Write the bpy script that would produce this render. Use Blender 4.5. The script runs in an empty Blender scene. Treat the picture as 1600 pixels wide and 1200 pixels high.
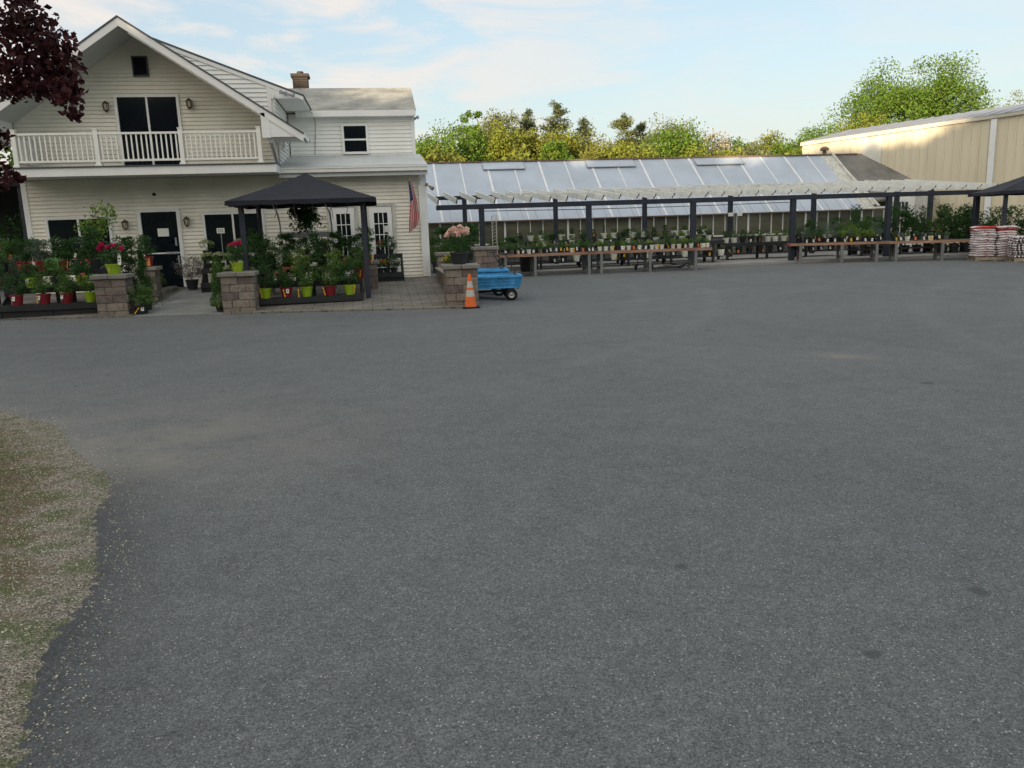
import bpy, math, random
import numpy as np
from mathutils import Vector, Matrix
R = math.radians
sc = bpy.context.scene
COL = sc.collection
# ------------------------------------------------------------------ camera
F = 1250.0; YAW = R(9); ROLL = R(1.9); PIT = math.atan(247.9 / F); EYE = 1.65
_f0 = np.array([math.sin(YAW), math.cos(YAW), 0]); _r0 = np.array([math.cos(YAW), -math.sin(YAW), 0]); _z = np.array([0, 0, 1.])
cf = _f0 * math.cos(PIT) - _z * math.sin(PIT); cu0 = _z * math.cos(PIT) + _f0 * math.sin(PIT)
cr = _r0 * math.cos(ROLL) - cu0 * math.sin(ROLL); cu = _r0 * math.sin(ROLL) + cu0 * math.cos(ROLL)
CP = np.array([0, 0, EYE])
cam = bpy.data.cameras.new('camera'); co = bpy.data.objects.new('camera', cam); COL.objects.link(co)
cam.sensor_width = 36; cam.lens = 36 * F / 1600; cam.clip_end = 3000; cam.clip_start = .05
mw = Matrix.Identity(4)
for i in range(3):
    mw[i][0] = cr[i]; mw[i][1] = cu[i]; mw[i][2] = -cf[i]; mw[i][3] = CP[i]
co.matrix_world = mw
sc.camera = co
def P(px, py, y):
    d = cf + cr * (px - 800) / F - cu * (py - 600) / F
    return CP + d * (y - CP[1]) / d[1]
def G(px, py, z=0):
    d = cf + cr * (px - 800) / F - cu * (py - 600) / F
    return CP + d * (z - EYE) / d[2]
# ------------------------------------------------------------------ sky, sun, exposure
SUN_EL = R(6.0); SUN_D = np.array([-.6, -.8])      # direction towards the sun on the map
w = bpy.data.worlds.new('World'); sc.world = w; w.use_nodes = True
nt = w.node_tree; N = nt.nodes; L = nt.links; N.clear()
out = N.new('ShaderNodeOutputWorld'); bg = N.new('ShaderNodeBackground'); bg.inputs[1].default_value = .15
sky = N.new('ShaderNodeTexSky'); sky.sky_type = 'NISHITA'; sky.sun_disc = False
sky.sun_elevation = SUN_EL; sky.sun_rotation = math.atan2(SUN_D[0], SUN_D[1]) % (2 * math.pi)
sky.air_density = 1.0; sky.dust_density = 1.2; sky.ozone_density = 1.3
tc = N.new('ShaderNodeTexCoord')
def mth(op, a, b=None, cl=False):
    n = N.new('ShaderNodeMath'); n.operation = op; n.use_clamp = cl
    for i, v in enumerate((a, b)):
        if v is None: continue
        if isinstance(v, (int, float)): n.inputs[i].default_value = v
        else: L.new(v, n.inputs[i])
    return n.outputs[0]
sep = N.new('ShaderNodeSeparateXYZ'); L.new(tc.outputs['Generated'], sep.inputs[0])
mp = N.new('ShaderNodeMapping'); mp.inputs['Scale'].default_value = (2.2, 2.2, 9.0); mp.inputs['Rotation'].default_value = (R(4), R(3), 0)
mp.inputs['Location'].default_value = (0.35, 0.2, 0.1)
L.new(tc.outputs['Generated'], mp.inputs[0])
cn = N.new('ShaderNodeTexNoise'); cn.inputs['Scale'].default_value = 2.6; cn.inputs['Detail'].default_value = 9; cn.inputs['Roughness'].default_value = .58
cn.inputs['Distortion'].default_value = .5
L.new(mp.outputs[0], cn.inputs[0])
cr_ = N.new('ShaderNodeValToRGB'); cr_.color_ramp.elements[0].position = .42; cr_.color_ramp.elements[1].position = .57
cr_.color_ramp.elements[1].color = (.75, .75, .75, 1)
L.new(cn.outputs[0], cr_.inputs[0])
# a pale veil that thickens towards the horizon
hz_ = mth('POWER', mth('SUBTRACT', 1.0, mth('ABSOLUTE', sep.outputs[2]), True), 9.0)
left = mth('MULTIPLY', mth('SUBTRACT', .42, sep.outputs[0]), 2.2, True)     # more cloud towards -X
cm = mth('MULTIPLY', cr_.outputs[0], mth('ADD', mth('MULTIPLY', left, .9), .28), True)
haze_ = N.new('ShaderNodeMixRGB'); haze_.inputs[0].default_value = .68; L.new(sky.outputs[0], haze_.inputs[1]); haze_.inputs[2].default_value = (1.20, 1.46, 1.74, 1)
veil = N.new('ShaderNodeMixRGB'); L.new(mth('MULTIPLY', hz_, .85, True), veil.inputs[0])
L.new(haze_.outputs[0], veil.inputs[1]); veil.inputs[2].default_value = (1.70, 1.72, 1.62, 1)
mx = N.new('ShaderNodeMixRGB'); L.new(cm, mx.inputs[0]); L.new(veil.outputs[0], mx.inputs[1]); mx.inputs[2].default_value = (2.2, 2.02, 1.88, 1)
# bright cloud overhead and sunward, added out of view to brighten the house front
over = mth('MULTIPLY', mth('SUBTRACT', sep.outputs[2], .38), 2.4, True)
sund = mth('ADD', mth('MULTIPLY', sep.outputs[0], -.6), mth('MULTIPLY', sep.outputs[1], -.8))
fill_bank = mth('MULTIPLY', mth('MULTIPLY', sund, 1.3, True), mth('MULTIPLY', sep.outputs[2], 3.0, True), True)
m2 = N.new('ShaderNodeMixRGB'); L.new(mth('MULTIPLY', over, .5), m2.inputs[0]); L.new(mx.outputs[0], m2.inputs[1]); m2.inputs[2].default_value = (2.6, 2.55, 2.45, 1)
m3 = N.new('ShaderNodeMixRGB'); L.new(mth('MULTIPLY', fill_bank, .75), m3.inputs[0]); L.new(m2.outputs[0], m3.inputs[1]); m3.inputs[2].default_value = (4.1, 3.85, 3.45, 1)
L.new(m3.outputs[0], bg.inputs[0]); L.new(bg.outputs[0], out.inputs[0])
sl = bpy.data.lights.new('sun', 'SUN'); sl.energy = 3.4; sl.angle = R(.5); sl.color = (1, .80, .55)
so = bpy.data.objects.new('sun', sl); COL.objects.link(so)
so.rotation_euler = Vector((-SUN_D[0] * math.cos(SUN_EL), -SUN_D[1] * math.cos(SUN_EL), -math.sin(SUN_EL))).to_track_quat('-Z', 'Y').to_euler()
sc.view_settings.view_transform = 'Standard'; sc.view_settings.look = 'None'; sc.view_settings.gamma = 1
sc.view_settings.exposure = 1.5
# ------------------------------------------------------------------ materials
def mat(name, col, rough=.75, var=.12, scale=3., bump=0., bscale=40., island=0., spec=.3, metal=0., transl=0., stretch=None, col2=None):
    m = bpy.data.materials.new(name); m.use_nodes = True; t = m.node_tree; n = t.nodes; l = t.links
    b = n['Principled BSDF']; b.inputs['Roughness'].default_value = rough; b.inputs['Metallic'].default_value = metal
    b.inputs['Specular IOR Level'].default_value = spec
    c = n.new('ShaderNodeTexCoord'); src = c.outputs['Object']
    if stretch:
        mpp = n.new('ShaderNodeMapping'); mpp.inputs['Scale'].default_value = stretch; l.new(src, mpp.inputs[0]); src = mpp.outputs[0]
    no = n.new('ShaderNodeTexNoise'); no.inputs['Scale'].default_value = scale; no.inputs['Detail'].default_value = 6
    no.inputs['Roughness'].default_value = .62; l.new(src, no.inputs[0])
    rp = n.new('ShaderNodeValToRGB'); rp.color_ramp.elements[0].position = .3; rp.color_ramp.elements[1].position = .7
    lo = [x * (1 - var) for x in col]; hi = [min(1, x * (1 + var)) for x in (col2 or col)]
    rp.color_ramp.elements[0].color = (*lo, 1); rp.color_ramp.elements[1].color = (*hi, 1)
    l.new(no.outputs[0], rp.inputs[0]); res = rp.outputs[0]
    if island:
        ge = n.new('ShaderNodeNewGeometry'); hs = n.new('ShaderNodeHueSaturation')
        mr = n.new('ShaderNodeMapRange'); mr.inputs[3].default_value = 1 - island; mr.inputs[4].default_value = 1 + island
        l.new(ge.outputs['Random Per Island'], mr.inputs[0]); l.new(mr.outputs[0], hs.inputs['Value'])
        mr2 = n.new('ShaderNodeMapRange'); mr2.inputs[3].default_value = .5 - island * .06; mr2.inputs[4].default_value = .5 + island * .06
        l.new(ge.outputs['Random Per Island'], mr2.inputs[0]); l.new(mr2.outputs[0], hs.inputs['Hue'])
        l.new(res, hs.inputs['Color']); res = hs.outputs[0]
    l.new(res, b.inputs['Base Color'])
    if bump:
        nb = n.new('ShaderNodeTexNoise'); nb.inputs['Scale'].default_value = bscale; nb.inputs['Detail'].default_value = 4; l.new(src, nb.inputs[0])
        bu = n.new('ShaderNodeBump'); bu.inputs['Strength'].default_value = bump; bu.inputs['Distance'].default_value = .02
        l.new(nb.outputs[0], bu.inputs['Height']); l.new(bu.outputs[0], b.inputs['Normal'])
    if transl:
        tr = n.new('ShaderNodeBsdfTranslucent'); l.new(res, tr.inputs[0]); ms = n.new('ShaderNodeMixShader'); ms.inputs[0].default_value = transl
        l.new(b.outputs[0], ms.inputs[1]); l.new(tr.outputs[0], ms.inputs[2]); l.new(ms.outputs[0], n['Material Output'].inputs[0])
    return m
M = {}
M['cream'] = mat('cream_siding', (.80, .77, .66), .55, .10, .9, spec=.25, col2=(.84, .81, .72))
M['white_siding'] = mat('white_siding', (.84, .84, .80), .5, .08, .9, spec=.3)
M['trim'] = mat('white_trim', (.80, .80, .77), .5, .06, 2, spec=.3)
M['soffit'] = mat('soffit', (.62, .64, .62), .6, .05, 2)
M['rail'] = mat('rail_vinyl', (.82, .81, .75), .4, .03, 2, spec=.4)
M['roof_grey'] = mat('weathered_shingle', (.26, .26, .24), .9, .25, 1.6, .5, 60, stretch=(1, 1, 1), col2=(.36, .355, .32))
M['porch_roof'] = mat('porch_roll_roofing', (.46, .48, .47), .6, .12, 1.1, .1, 30)
M['roof_edge'] = mat('roof_edge', (.09, .10, .11), .8, .2, 6)
M['glass'] = mat('dark_glass', (.008, .011, .016), .06, .3, .8, spec=.5)
M['knee'] = mat('knee_wall', (.10, .10, .09), .9, .3, 2, .2, 20)
M['black_matte'] = mat('black_matte', (.012, .013, .018), .95, .2, 3, spec=.1)
M['gh_glass'] = mat('greenhouse_pane', (.055, .062, .046), .22, .6, .35, spec=.5, stretch=(.5, 1, 2.2), col2=(.15, .145, .105))
M['brick'] = mat('chimney_brick', (.062, .048, .042), .9, .25, 9, .4, 60)
M['mortar'] = mat('mortar', (.09, .085, .08), .95, .15, 8)
M['block'] = mat('wall_block', (.175, .145, .125), .92, .22, 7, .9, 45, island=.28, col2=(.22, .18, .15))
M['cap'] = mat('cap_stone', (.22, .205, .18), .9, .16, 6, .7, 40, island=.15)
M['black_metal'] = mat('black_metal', (.022, .024, .028), .5, .2, 5, spec=.4)
M['navy_post'] = mat('navy_post', (.028, .034, .048), .6, .25, 5, .2, 30)
M['canopy'] = mat('black_canopy_fabric', (.016, .018, .026), .75, .35, 2.2, .5, 14, spec=.25)
M['rafter'] = mat('painted_rafter', (.76, .77, .72), .7, .16, 3, .2, 25, island=.07)
M['poly'] = mat('roof_film', (.47, .53, .61), .36, .13, .55, .35, 1.1, spec=.45, transl=.12)
M['poly_bar'] = mat('roof_bar', (.72, .74, .75), .5, .1, 3)
M['dirty_white'] = mat('weathered_white_paint', (.52, .52, .47), .8, .3, 2.5, .2, 20, stretch=(3, 3, .7))
M['shingle_flat'] = mat('asphalt_roofing', (.15, .15, .145), .9, .25, 1.1, .4, 50, stretch=(1, .5, 1), col2=(.21, .205, .19))
M['metal_tan'] = mat('tan_metal_panel', (.60, .54, .40), .42, .06, .9, spec=.45, stretch=(1, 1, .15), col2=(.66, .60, .46))
M['clear_panel'] = mat('clear_panel', (.62, .62, .56), .4, .08, 2, spec=.4)
M['eave_tan'] = mat('eave_tan', (.50, .47, .40), .5, .1, 2)
M['metal_roof'] = mat('metal_roof', (.30, .31, .33), .45, .1, 1, spec=.5)
M['wood_top'] = mat('bench_board', (.25, .13, .085), .8, .3, 3, .4, 30, stretch=(.4, 3, 3), col2=(.34, .21, .15))
M['wood_dark'] = mat('bench_surface', (.085, .08, .075), .85, .3, 4, .3, 30)
M['red_board'] = mat('red_board', (.36, .075, .05), .7, .25, 4)
M['grey_leg'] = mat('grey_lumber', (.17, .18, .18), .8, .25, 4, .3, 30, stretch=(3, 3, .5))
M['black_plastic'] = mat('black_plastic', (.018, .020, .022), .55, .25, 6, spec=.4)
M['lime'] = mat('lime_pot', (.27, .41, .02), .4, .08, 5, spec=.4)
M['redpot'] = mat('red_pot', (.21, .016, .022), .4, .12, 5, spec=.4)
M['whitepot'] = mat('white_pot', (.66, .67, .58), .5, .12, 12, spec=.4)
M['greypot'] = mat('grey_pot', (.10, .11, .11), .6, .15, 6)
M['tag_white'] = mat('tag_white', (.80, .80, .74), .5, .08, 30)
M['tag_yellow'] = mat('tag_yellow', (.75, .42, .02), .5, .1, 30)
M['tag_red'] = mat('tag_red', (.60, .08, .07), .5, .2, 40)
M['tag_green'] = mat('tag_green', (.12, .45, .12), .5, .2, 40)
M['tag_orange'] = mat('tag_orange', (.75, .22, .05), .5, .35, 30)
M['soil'] = mat('soil', (.03, .022, .016), .95, .3, 30)
M['bark'] = mat('bark', (.10, .085, .07), .95, .35, 8, .8, 20, stretch=(3, 3, .6))
M['blue'] = mat('blue_plastic', (.06, .30, .58), .6, .30, 3.5, .3, 60, spec=.4)
M['rubber'] = mat('rubber', (.012, .012, .013), .8, .2, 20)
M['rim'] = mat('rim', (.35, .35, .34), .4, .2, 10, metal=.6)
M['cone_o'] = mat('cone_orange', (.72, .14, .03), .6, .22, 9, spec=.4)
M['cone_w'] = mat('cone_band', (.48, .47, .42), .5, .2, 30)
M['flag_r'] = mat('flag_red', (.42, .008, .02), .8, .1, 10)
M['flag_w'] = mat('flag_white', (.50, .47, .45), .8, .05, 10)
M['flag_b'] = mat('flag_blue', (.03, .035, .11), .8, .1, 10)
M['pole_w'] = mat('flag_pole', (.5, .48, .42), .5, .1, 10)
M['bronze'] = mat('bronze', (.09, .065, .045), .5, .3, 20, metal=.3)
M['lamp_glass'] = mat('lamp_glass', (.45, .42, .33), .3, .1, 10)
M['bag'] = mat('bag_white', (.72, .66, .66), .38, .16, 7, .5, 16, island=.06, spec=.45)
M['bag_red'] = mat('bag_red', (.50, .05, .06), .4, .15, 7, .4, 16)
M['bag_black'] = mat('bag_dark', (.035, .04, .045), .4, .15, 7, .4, 16)
M['pallet'] = mat('pallet_wood', (.30, .25, .19), .9, .25, 6, .4, 30)
M['stone_pale'] = mat('concrete_pale', (.27, .265, .25), .9, .14, 1.4, .5, 50)
M['galv'] = mat('galvanised', (.34, .36, .37), .5, .12, 10, metal=.3)
M['rust'] = mat('rusty_tin', (.17, .12, .09), .8, .3, 12)
def leafm(name, c, c2=None, var=.3, isl=.35, tr=.3):
    M[name] = mat(name, c, .6, var, 1.5, island=isl, spec=.25, transl=tr, col2=c2)
leafm('lf_dark', (.036, .092, .024), (.055, .130, .034))
leafm('lf_mid', (.072, .155, .032), (.11, .20, .048))
leafm('lf_light', (.15, .25, .04), (.20, .30, .06))
leafm('lf_grey', (.11, .165, .10), (.15, .20, .13))
leafm('lf_feather', (.09, .155, .09), (.13, .20, .13))
leafm('lf_purple', (.20, .15, .17), (.16, .17, .14))
leafm('lf_maple', (.035, .009, .012), (.055, .012, .016), tr=.25)
leafm('fl_red', (.60, .03, .09), isl=.15); leafm('fl_pink', (.78, .52, .44), (.88, .66, .56), isl=.15, var=.1)
leafm('fl_magenta', (.62, .02, .13), isl=.15); leafm('fl_coral', (.68, .16, .12), isl=.15)
leafm('fl_white', (.70, .72, .68), isl=.1, var=.05); leafm('fl_yellow', (.75, .55, .03), isl=.1); leafm('fl_orange', (.72, .16, .02), isl=.2)
leafm('fl_cream', (.50, .55, .30), isl=.15)
TREE_C = dict(bright=((.078, .150, .018), (.125, .200, .028)), yellow=((.150, .180, .024), (.215, .230, .035)), gold=((.145, .160, .028), (.20, .21, .040)),
              olive=((.125, .145, .055), (.175, .195, .08)), pine=((.095, .120, .055), (.135, .160, .075)), orange=((.175, .155, .03), (.19, .205, .04)),
              pale=((.33, .31, .22), (.42, .38, .30)), dusk=((.05, .085, .02), (.08, .12, .03)))
for k, (a, b) in TREE_C.items(): leafm('tree_' + k, a, b, var=.22, isl=.32, tr=.3)
# ------------------------------------------------------------------ mesh helpers
class MB:
    def __init__(s): s.v = []; s.f = []; s.mi = []; s.cur = 0
    def face(s, pts, m=None):
        i = len(s.v); s.v += [tuple(p) for p in pts]; s.f.append(tuple(range(i, i + len(pts)))); s.mi.append(s.cur if m is None else m)
    def box(s, x0, x1, y0, y1, z0, z1, m=None, T=None):
        p = [(x, y, z) for x in (x0, x1) for y in (y0, y1) for z in (z0, z1)]
        if T is not None: p = [tuple(T @ Vector(q)) for q in p]
        i = len(s.v); s.v += p
        for q in ((0, 1, 3, 2), (4, 6, 7, 5), (0, 4, 5, 1), (2, 3, 7, 6), (0, 2, 6, 4), (1, 5, 7, 3)):
            s.f.append(tuple(i + k for k in q)); s.mi.append(s.cur if m is None else m)
    def bar(s, p, q, w, h, m=None, up=(0, 0, 1)):
        p = Vector(p); q = Vector(q); d = (q - p).normalized(); u = Vector(up)
        if abs(d.dot(u)) > .99: u = Vector((0, 1, 0))
        a = d.cross(u).normalized(); b = a.cross(d).normalized()
        i = len(s.v)
        for c in (p, q):
            for sa, sb in ((-1, -1), (1, -1), (1, 1), (-1, 1)): s.v.append(tuple(c + a * sa * w / 2 + b * sb * h / 2))
        for k in ((3, 2, 1, 0), (4, 5, 6, 7), (0, 1, 5, 4), (1, 2, 6, 5), (2, 3, 7, 6), (3, 0, 4, 7)):
            s.f.append(tuple(i + j for j in k)); s.mi.append(s.cur if m is None else m)
    def prism(s, poly, axis, a, b, m=None):
        """poly in the two other axes, extruded along axis from a to b"""
        def mk(p, t):
            return (t, p[0], p[1]) if axis == 'x' else (p[0], t, p[1]) if axis == 'y' else (p[0], p[1], t)
        n = len(poly); A = [mk(p, a) for p in poly]; B = [mk(p, b) for p in poly]
        s.face(A, m); s.face(B[::-1], m)
        for k in range(n): s.face([A[k], B[k], B[(k + 1) % n], A[(k + 1) % n]], m)
    def tube(s, pts, r, n=8, m=None, r2=None):
        pts = [Vector(p) for p in pts]; K = len(pts); rs = [r + ((r if r2 is None else r2) - r) * k / (K - 1) for k in range(K)]
        i = len(s.v)
        for k, p in enumerate(pts):
            d = (pts[min(k + 1, K - 1)] - pts[max(k - 1, 0)]).normalized()
            u = Vector((0, 0, 1)) if abs(d.z) < .9 else Vector((0, 1, 0)); a = d.cross(u).normalized(); b = a.cross(d)
            for j in range(n):
                t = 2 * math.pi * j / n; s.v.append(tuple(p + (a * math.cos(t) + b * math.sin(t)) * rs[k]))
        for k in range(K - 1):
            for j in range(n):
                s.f.append((i + k * n + j, i + k * n + (j + 1) % n, i + (k + 1) * n + (j + 1) % n, i + (k + 1) * n + j)); s.mi.append(s.cur if m is None else m)
        s.f.append(tuple(i + j for j in range(n))[::-1]); s.mi.append(s.cur if m is None else m)
        s.f.append(tuple(i + (K - 1) * n + j for j in range(n))); s.mi.append(s.cur if m is None else m)
    def lathe(s, prof, n=14, c=(0, 0, 0), m=None, T=None, mf=None):
        i = len(s.v)
        for r, z in prof:
            for j in range(n):
                t = 2 * math.pi * j / n; p = Vector((c[0] + r * math.cos(t), c[1] + r * math.sin(t), c[2] + z))
                s.v.append(tuple(T @ p if T is not None else p))
        for k in range(len(prof) - 1):
            for j in range(n):
                s.f.append((i + k * n + j, i + k * n + (j + 1) % n, i + (k + 1) * n + (j + 1) % n, i + (k + 1) * n + j))
                s.mi.append(mf(k, j) if mf else (s.cur if m is None else m))
    def build(s, name, mats, parent=None, smooth=False, bevel=0, local=False, origin=None):
        me = bpy.data.meshes.new(name); v = np.array(s.v, dtype=float).reshape(-1, 3)
        o = bpy.data.objects.new(name, me); COL.objects.link(o)
        if parent is not None:
            o.parent = parent
            if not local:
                off = np.array(parent.location); q = parent
                while q.parent is not None: q = q.parent; off = off + np.array(q.location)
                v = v - off
        elif not local:
            if origin is None: origin = ((v[:, 0].min() + v[:, 0].max()) / 2, (v[:, 1].min() + v[:, 1].max()) / 2, v[:, 2].min())
            o.location = origin; v = v - np.array(origin)
        me.from_pydata([tuple(p) for p in v], [], s.f)
        for m in (mats if isinstance(mats, (list, tuple)) else [mats]): me.materials.append(M[m] if isinstance(m, str) else m)
        me.polygons.foreach_set('material_index', s.mi)
        if smooth: me.polygons.foreach_set('use_smooth', [True] * len(s.f))
        me.update()
        if bevel:
            b = o.modifiers.new('bevel', 'BEVEL'); b.width = bevel; b.segments = 2; b.limit_method = 'ANGLE'
        return o
def tag(o, label=None, cat=None, group=None, kind=None):
    if label: o['label'] = label
    if cat: o['category'] = cat
    if group: o['group'] = group
    if kind: o['kind'] = kind
    return o
def empty(name, loc, label, cat, group=None, rz=0):
    o = bpy.data.objects.new(name, None); COL.objects.link(o); o.location = loc; o.rotation_euler.z = rz
    o.empty_display_size = .2
    return tag(o, label, cat, group)
KIDS = {}
def children(o): return [c for c in COL.objects if c.parent == o]
def dup(root, kids, loc, rz=0, s=1, label=None, group=None, cat=None):
    """kids: list of (object, [sub objects])"""
    r = root.copy(); COL.objects.link(r); r.location = loc; r.rotation_euler = (0, 0, rz); r.scale = (s, s, s)
    tag(r, label, cat, group)
    for c, subs in kids:
        d = c.copy(); COL.objects.link(d); d.parent = r
        for g in subs:
            e = g.copy(); COL.objects.link(e); e.parent = d
    return r
def quadmesh(name, V, nm, mats, parent=None, loc=(0, 0, 0), mi=None):
    """V: (n,4,3) array of separate quads"""
    n = len(V); me = bpy.data.meshes.new(name)
    me.vertices.add(n * 4); me.vertices.foreach_set('co', V.reshape(-1))
    me.loops.add(n * 4); me.loops.foreach_set('vertex_index', np.arange(n * 4, dtype=np.int32))
    me.polygons.add(n); me.polygons.foreach_set('loop_start', np.arange(n, dtype=np.int32) * 4)
    for m in mats: me.materials.append(M[m])
    if mi is not None: me.polygons.foreach_set('material_index', np.array(mi, dtype=np.int32))
    me.update(calc_edges=True); me.validate()
    o = bpy.data.objects.new(nm, me); COL.objects.link(o)
    if parent is not None: o.parent = parent
    o.location = loc
    return o
def leaf_quads(C, L_, W_, rng, up=.0, dirs=None, jit=.35):
    n = len(C); a = rng.normal(size=(n, 3))
    if dirs is not None: a = dirs + rng.normal(size=(n, 3)) * jit
    a[:, 2] += up; a /= np.linalg.norm(a, axis=1)[:, None] + 1e-9
    t = rng.normal(size=(n, 3)); b = np.cross(a, t); b /= np.linalg.norm(b, axis=1)[:, None] + 1e-9
    l = (L_ * rng.uniform(.6, 1.3, n))[:, None] / 2; wd = (W_ * rng.uniform(.6, 1.3, n))[:, None] / 2
    nn = np.cross(a, b) * wd * .35
    return np.stack([C - a * l, C + b * wd + nn, C + a * l, C - b * wd + nn], axis=1)
rnd = random.Random(7)
# ------------------------------------------------------------------ ground
def sstep(a, b, x):
    t = np.clip((x - a) / (b - a), 0, 1); return t * t * (3 - 2 * t)
def edge_y(x): return 17.62 - .23 * (x + 3.44)
def gz(x, y):
    return .28 * np.clip((y - edge_y(np.minimum(x, 2.))) / (22.8 - 17.2), 0, 1) * (1 - sstep(1.75, 3.0, x))
def asphalt_mat():
    m = bpy.data.materials.new('asphalt'); m.use_nodes = True; t = m.node_tree; n = t.nodes; l = t.links; b = n['Principled BSDF']
    b.inputs['Roughness'].default_value = .82; b.inputs['Specular IOR Level'].default_value = .35
    c = n.new('ShaderNodeTexCoord').outputs['Object']
    def noise(s, d=4, r=.6, dist=0):
        k = n.new('ShaderNodeTexNoise'); k.inputs['Scale'].default_value = s; k.inputs['Detail'].default_value = d; k.inputs['Roughness'].default_value = r
        k.inputs['Distortion'].default_value = dist; l.new(c, k.inputs[0]); return k.outputs[0]
    def ramp(src, p0, p1, c0, c1, it='LINEAR'):
        k = n.new('ShaderNodeValToRGB'); k.color_ramp.elements[0].position = p0; k.color_ramp.elements[1].position = p1
        k.color_ramp.elements[0].color = (*c0, 1); k.color_ramp.elements[1].color = (*c1, 1); l.new(src, k.inputs[0]); return k.outputs[0]
    def mix(f, a, b_, mode='MIX'):
        k = n.new('ShaderNodeMixRGB'); k.blend_type = mode
        for i, v in enumerate((f, a, b_)):
            if isinstance(v, (int, float)): k.inputs[i].default_value = v
            elif isinstance(v, tuple): k.inputs[i].default_value = (*v, 1)
            else: l.new(v, k.inputs[i])
        return k.outputs[0]
    base = ramp(noise(.35, 6, .6, .4), .34, .68, (.090, .098, .100), (.128, .136, .138))
    base = mix(.5, base, ramp(noise(3.2, 6, .7), .3, .7, (.084, .091, .093), (.142, .150, .152)))
    def cells(scale, lo, hi):
        v = n.new('ShaderNodeTexVoronoi'); v.inputs['Scale'].default_value = scale; l.new(c, v.inputs[0]); q = n.new('ShaderNodeSeparateColor'); l.new(v.outputs['Color'], q.inputs[0])
        return v, q, ramp(q.outputs[0], 0, 1, (lo,) * 3, (hi,) * 3)
    v1, q1, f1_ = cells(115, .76, 1.24); v2, q2, f2_ = cells(210, .55, 1.45); v3, q3, f3_ = cells(30, .92, 1.08)
    base = mix(1., mix(1., mix(1., base, f1_, 'MULTIPLY'), f2_, 'MULTIPLY'), f3_, 'MULTIPLY')
    vo = v1
    pick = ramp(q1.outputs[1], .90, .95, (0, 0, 0), (.8, .8, .8)); cell = ramp(v1.outputs['Distance'], .30, .50, (1, 1, 1), (0, 0, 0))
    base = mix(mix(1., pick, cell, 'MULTIPLY'), base, ramp(q1.outputs[2], 0, 1, (.26, .26, .25), (.50, .49, .46)))
    vb = n.new('ShaderNodeTexVoronoi'); vb.inputs['Scale'].default_value = 40; l.new(c, vb.inputs[0]); qb = n.new('ShaderNodeSeparateColor'); l.new(vb.outputs['Color'], qb.inputs[0])
    base = mix(mix(1., ramp(qb.outputs[0], .965, .98, (0, 0, 0), (.7, .7, .7)), ramp(vb.outputs['Distance'], .10, .24, (1, 1, 1), (0, 0, 0)), 'MULTIPLY'), base, (.34, .34, .32))
    base = mix(mix(1., ramp(qb.outputs[1], .95, .97, (0, 0, 0), (.8, .8, .8)), ramp(vb.outputs['Distance'], .12, .3, (1, 1, 1), (0, 0, 0)), 'MULTIPLY'), base, (.045, .046, .048))
    atd = n.new('ShaderNodeAttribute'); atd.attribute_name = 'tar'; base = mix(1., base, ramp(atd.outputs['Fac'], 0, 1, (1, 1, 1), (.50, .50, .52)), 'MULTIPLY')
    def arc(cx, cy, r0, wd):
        vm = n.new('ShaderNodeVectorMath'); vm.operation = 'DISTANCE'; l.new(c, vm.inputs[0]); vm.inputs[1].default_value = (cx, cy, 0)
        a1 = n.new('ShaderNodeMath'); a1.operation = 'SUBTRACT'; l.new(vm.outputs['Value'], a1.inputs[0]); a1.inputs[1].default_value = r0
        a2 = n.new('ShaderNodeMath'); a2.operation = 'ABSOLUTE'; l.new(a1.outputs[0], a2.inputs[0])
        return ramp(a2.outputs[0], 0, wd, (1, 1, 1), (0, 0, 0), 'EASE')
    brk = ramp(noise(.45, 5, .7), .40, .60, (0, 0, 0), (.20, .20, .20))
    for q in ((-2, 33, 18.2, .28), (-2, 33, 19.8, .28), (24, 3, 16.0, .3), (24, 3, 17.6, .3), (-9, 22, 15.5, .25), (-9, 22, 17.0, .25), (30, 22, 19.0, .3), (30, 22, 20.6, .3)):
        base = mix(mix(1., arc(*q), brk, 'MULTIPLY'), base, (.20, .205, .195))
    for q in ((24, 10, 12.0, .22), (24, 10, 13.6, .22), (-16, 4, 21.5, .25), (-16, 4, 23.1, .25)):
        base = mix(mix(1., arc(*q), brk, 'MULTIPLY'), base, (.075, .078, .078))
    nd = n.new('ShaderNodeTexNoise'); nd.inputs['Scale'].default_value = 14; l.new(c, nd.inputs[0])
    for (cx, cy, r0) in ((1.76, 2.54, .035), (5.22, 6.93, .06), (1.35, 3.46, .035), (2.51, 2.91, .04)):
        vm = n.new('ShaderNodeVectorMath'); vm.operation = 'DISTANCE'; l.new(c, vm.inputs[0]); vm.inputs[1].default_value = (cx, cy, 0)
        a1 = n.new('ShaderNodeMath'); a1.operation = 'MULTIPLY_ADD'; l.new(nd.outputs[0], a1.inputs[0]); a1.inputs[1].default_value = r0 * 1.6; l.new(vm.outputs['Value'], a1.inputs[2])
        base = mix(ramp(a1.outputs[0], r0 * 1.5, r0 * 2.1, (.75, .75, .75), (0, 0, 0)), base, (.05, .052, .055))
    # sandy wash by the verge and dusty pale patches, oil spots
    att = n.new('ShaderNodeAttribute'); att.attribute_name = 'sand'
    base = mix(mix(1., att.outputs['Fac'], ramp(noise(1.1, 7, .75), .38, .62, (.1, .1, .1), (.9, .9, .9)), 'MULTIPLY'), base, (.20, .188, .165))
    base = mix(ramp(noise(.55, 8, .72, .8), .62, .80, (0, 0, 0), (.45, .45, .45)), base, (.205, .21, .20))
    base = mix(ramp(noise(.8, 6, .7, 1.5), .66, .74, (0, 0, 0), (.45, .45, .45)), base, (.065, .068, .07))
    vo3 = n.new('ShaderNodeTexVoronoi'); vo3.inputs['Scale'].default_value = .55; l.new(c, vo3.inputs[0])
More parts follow.
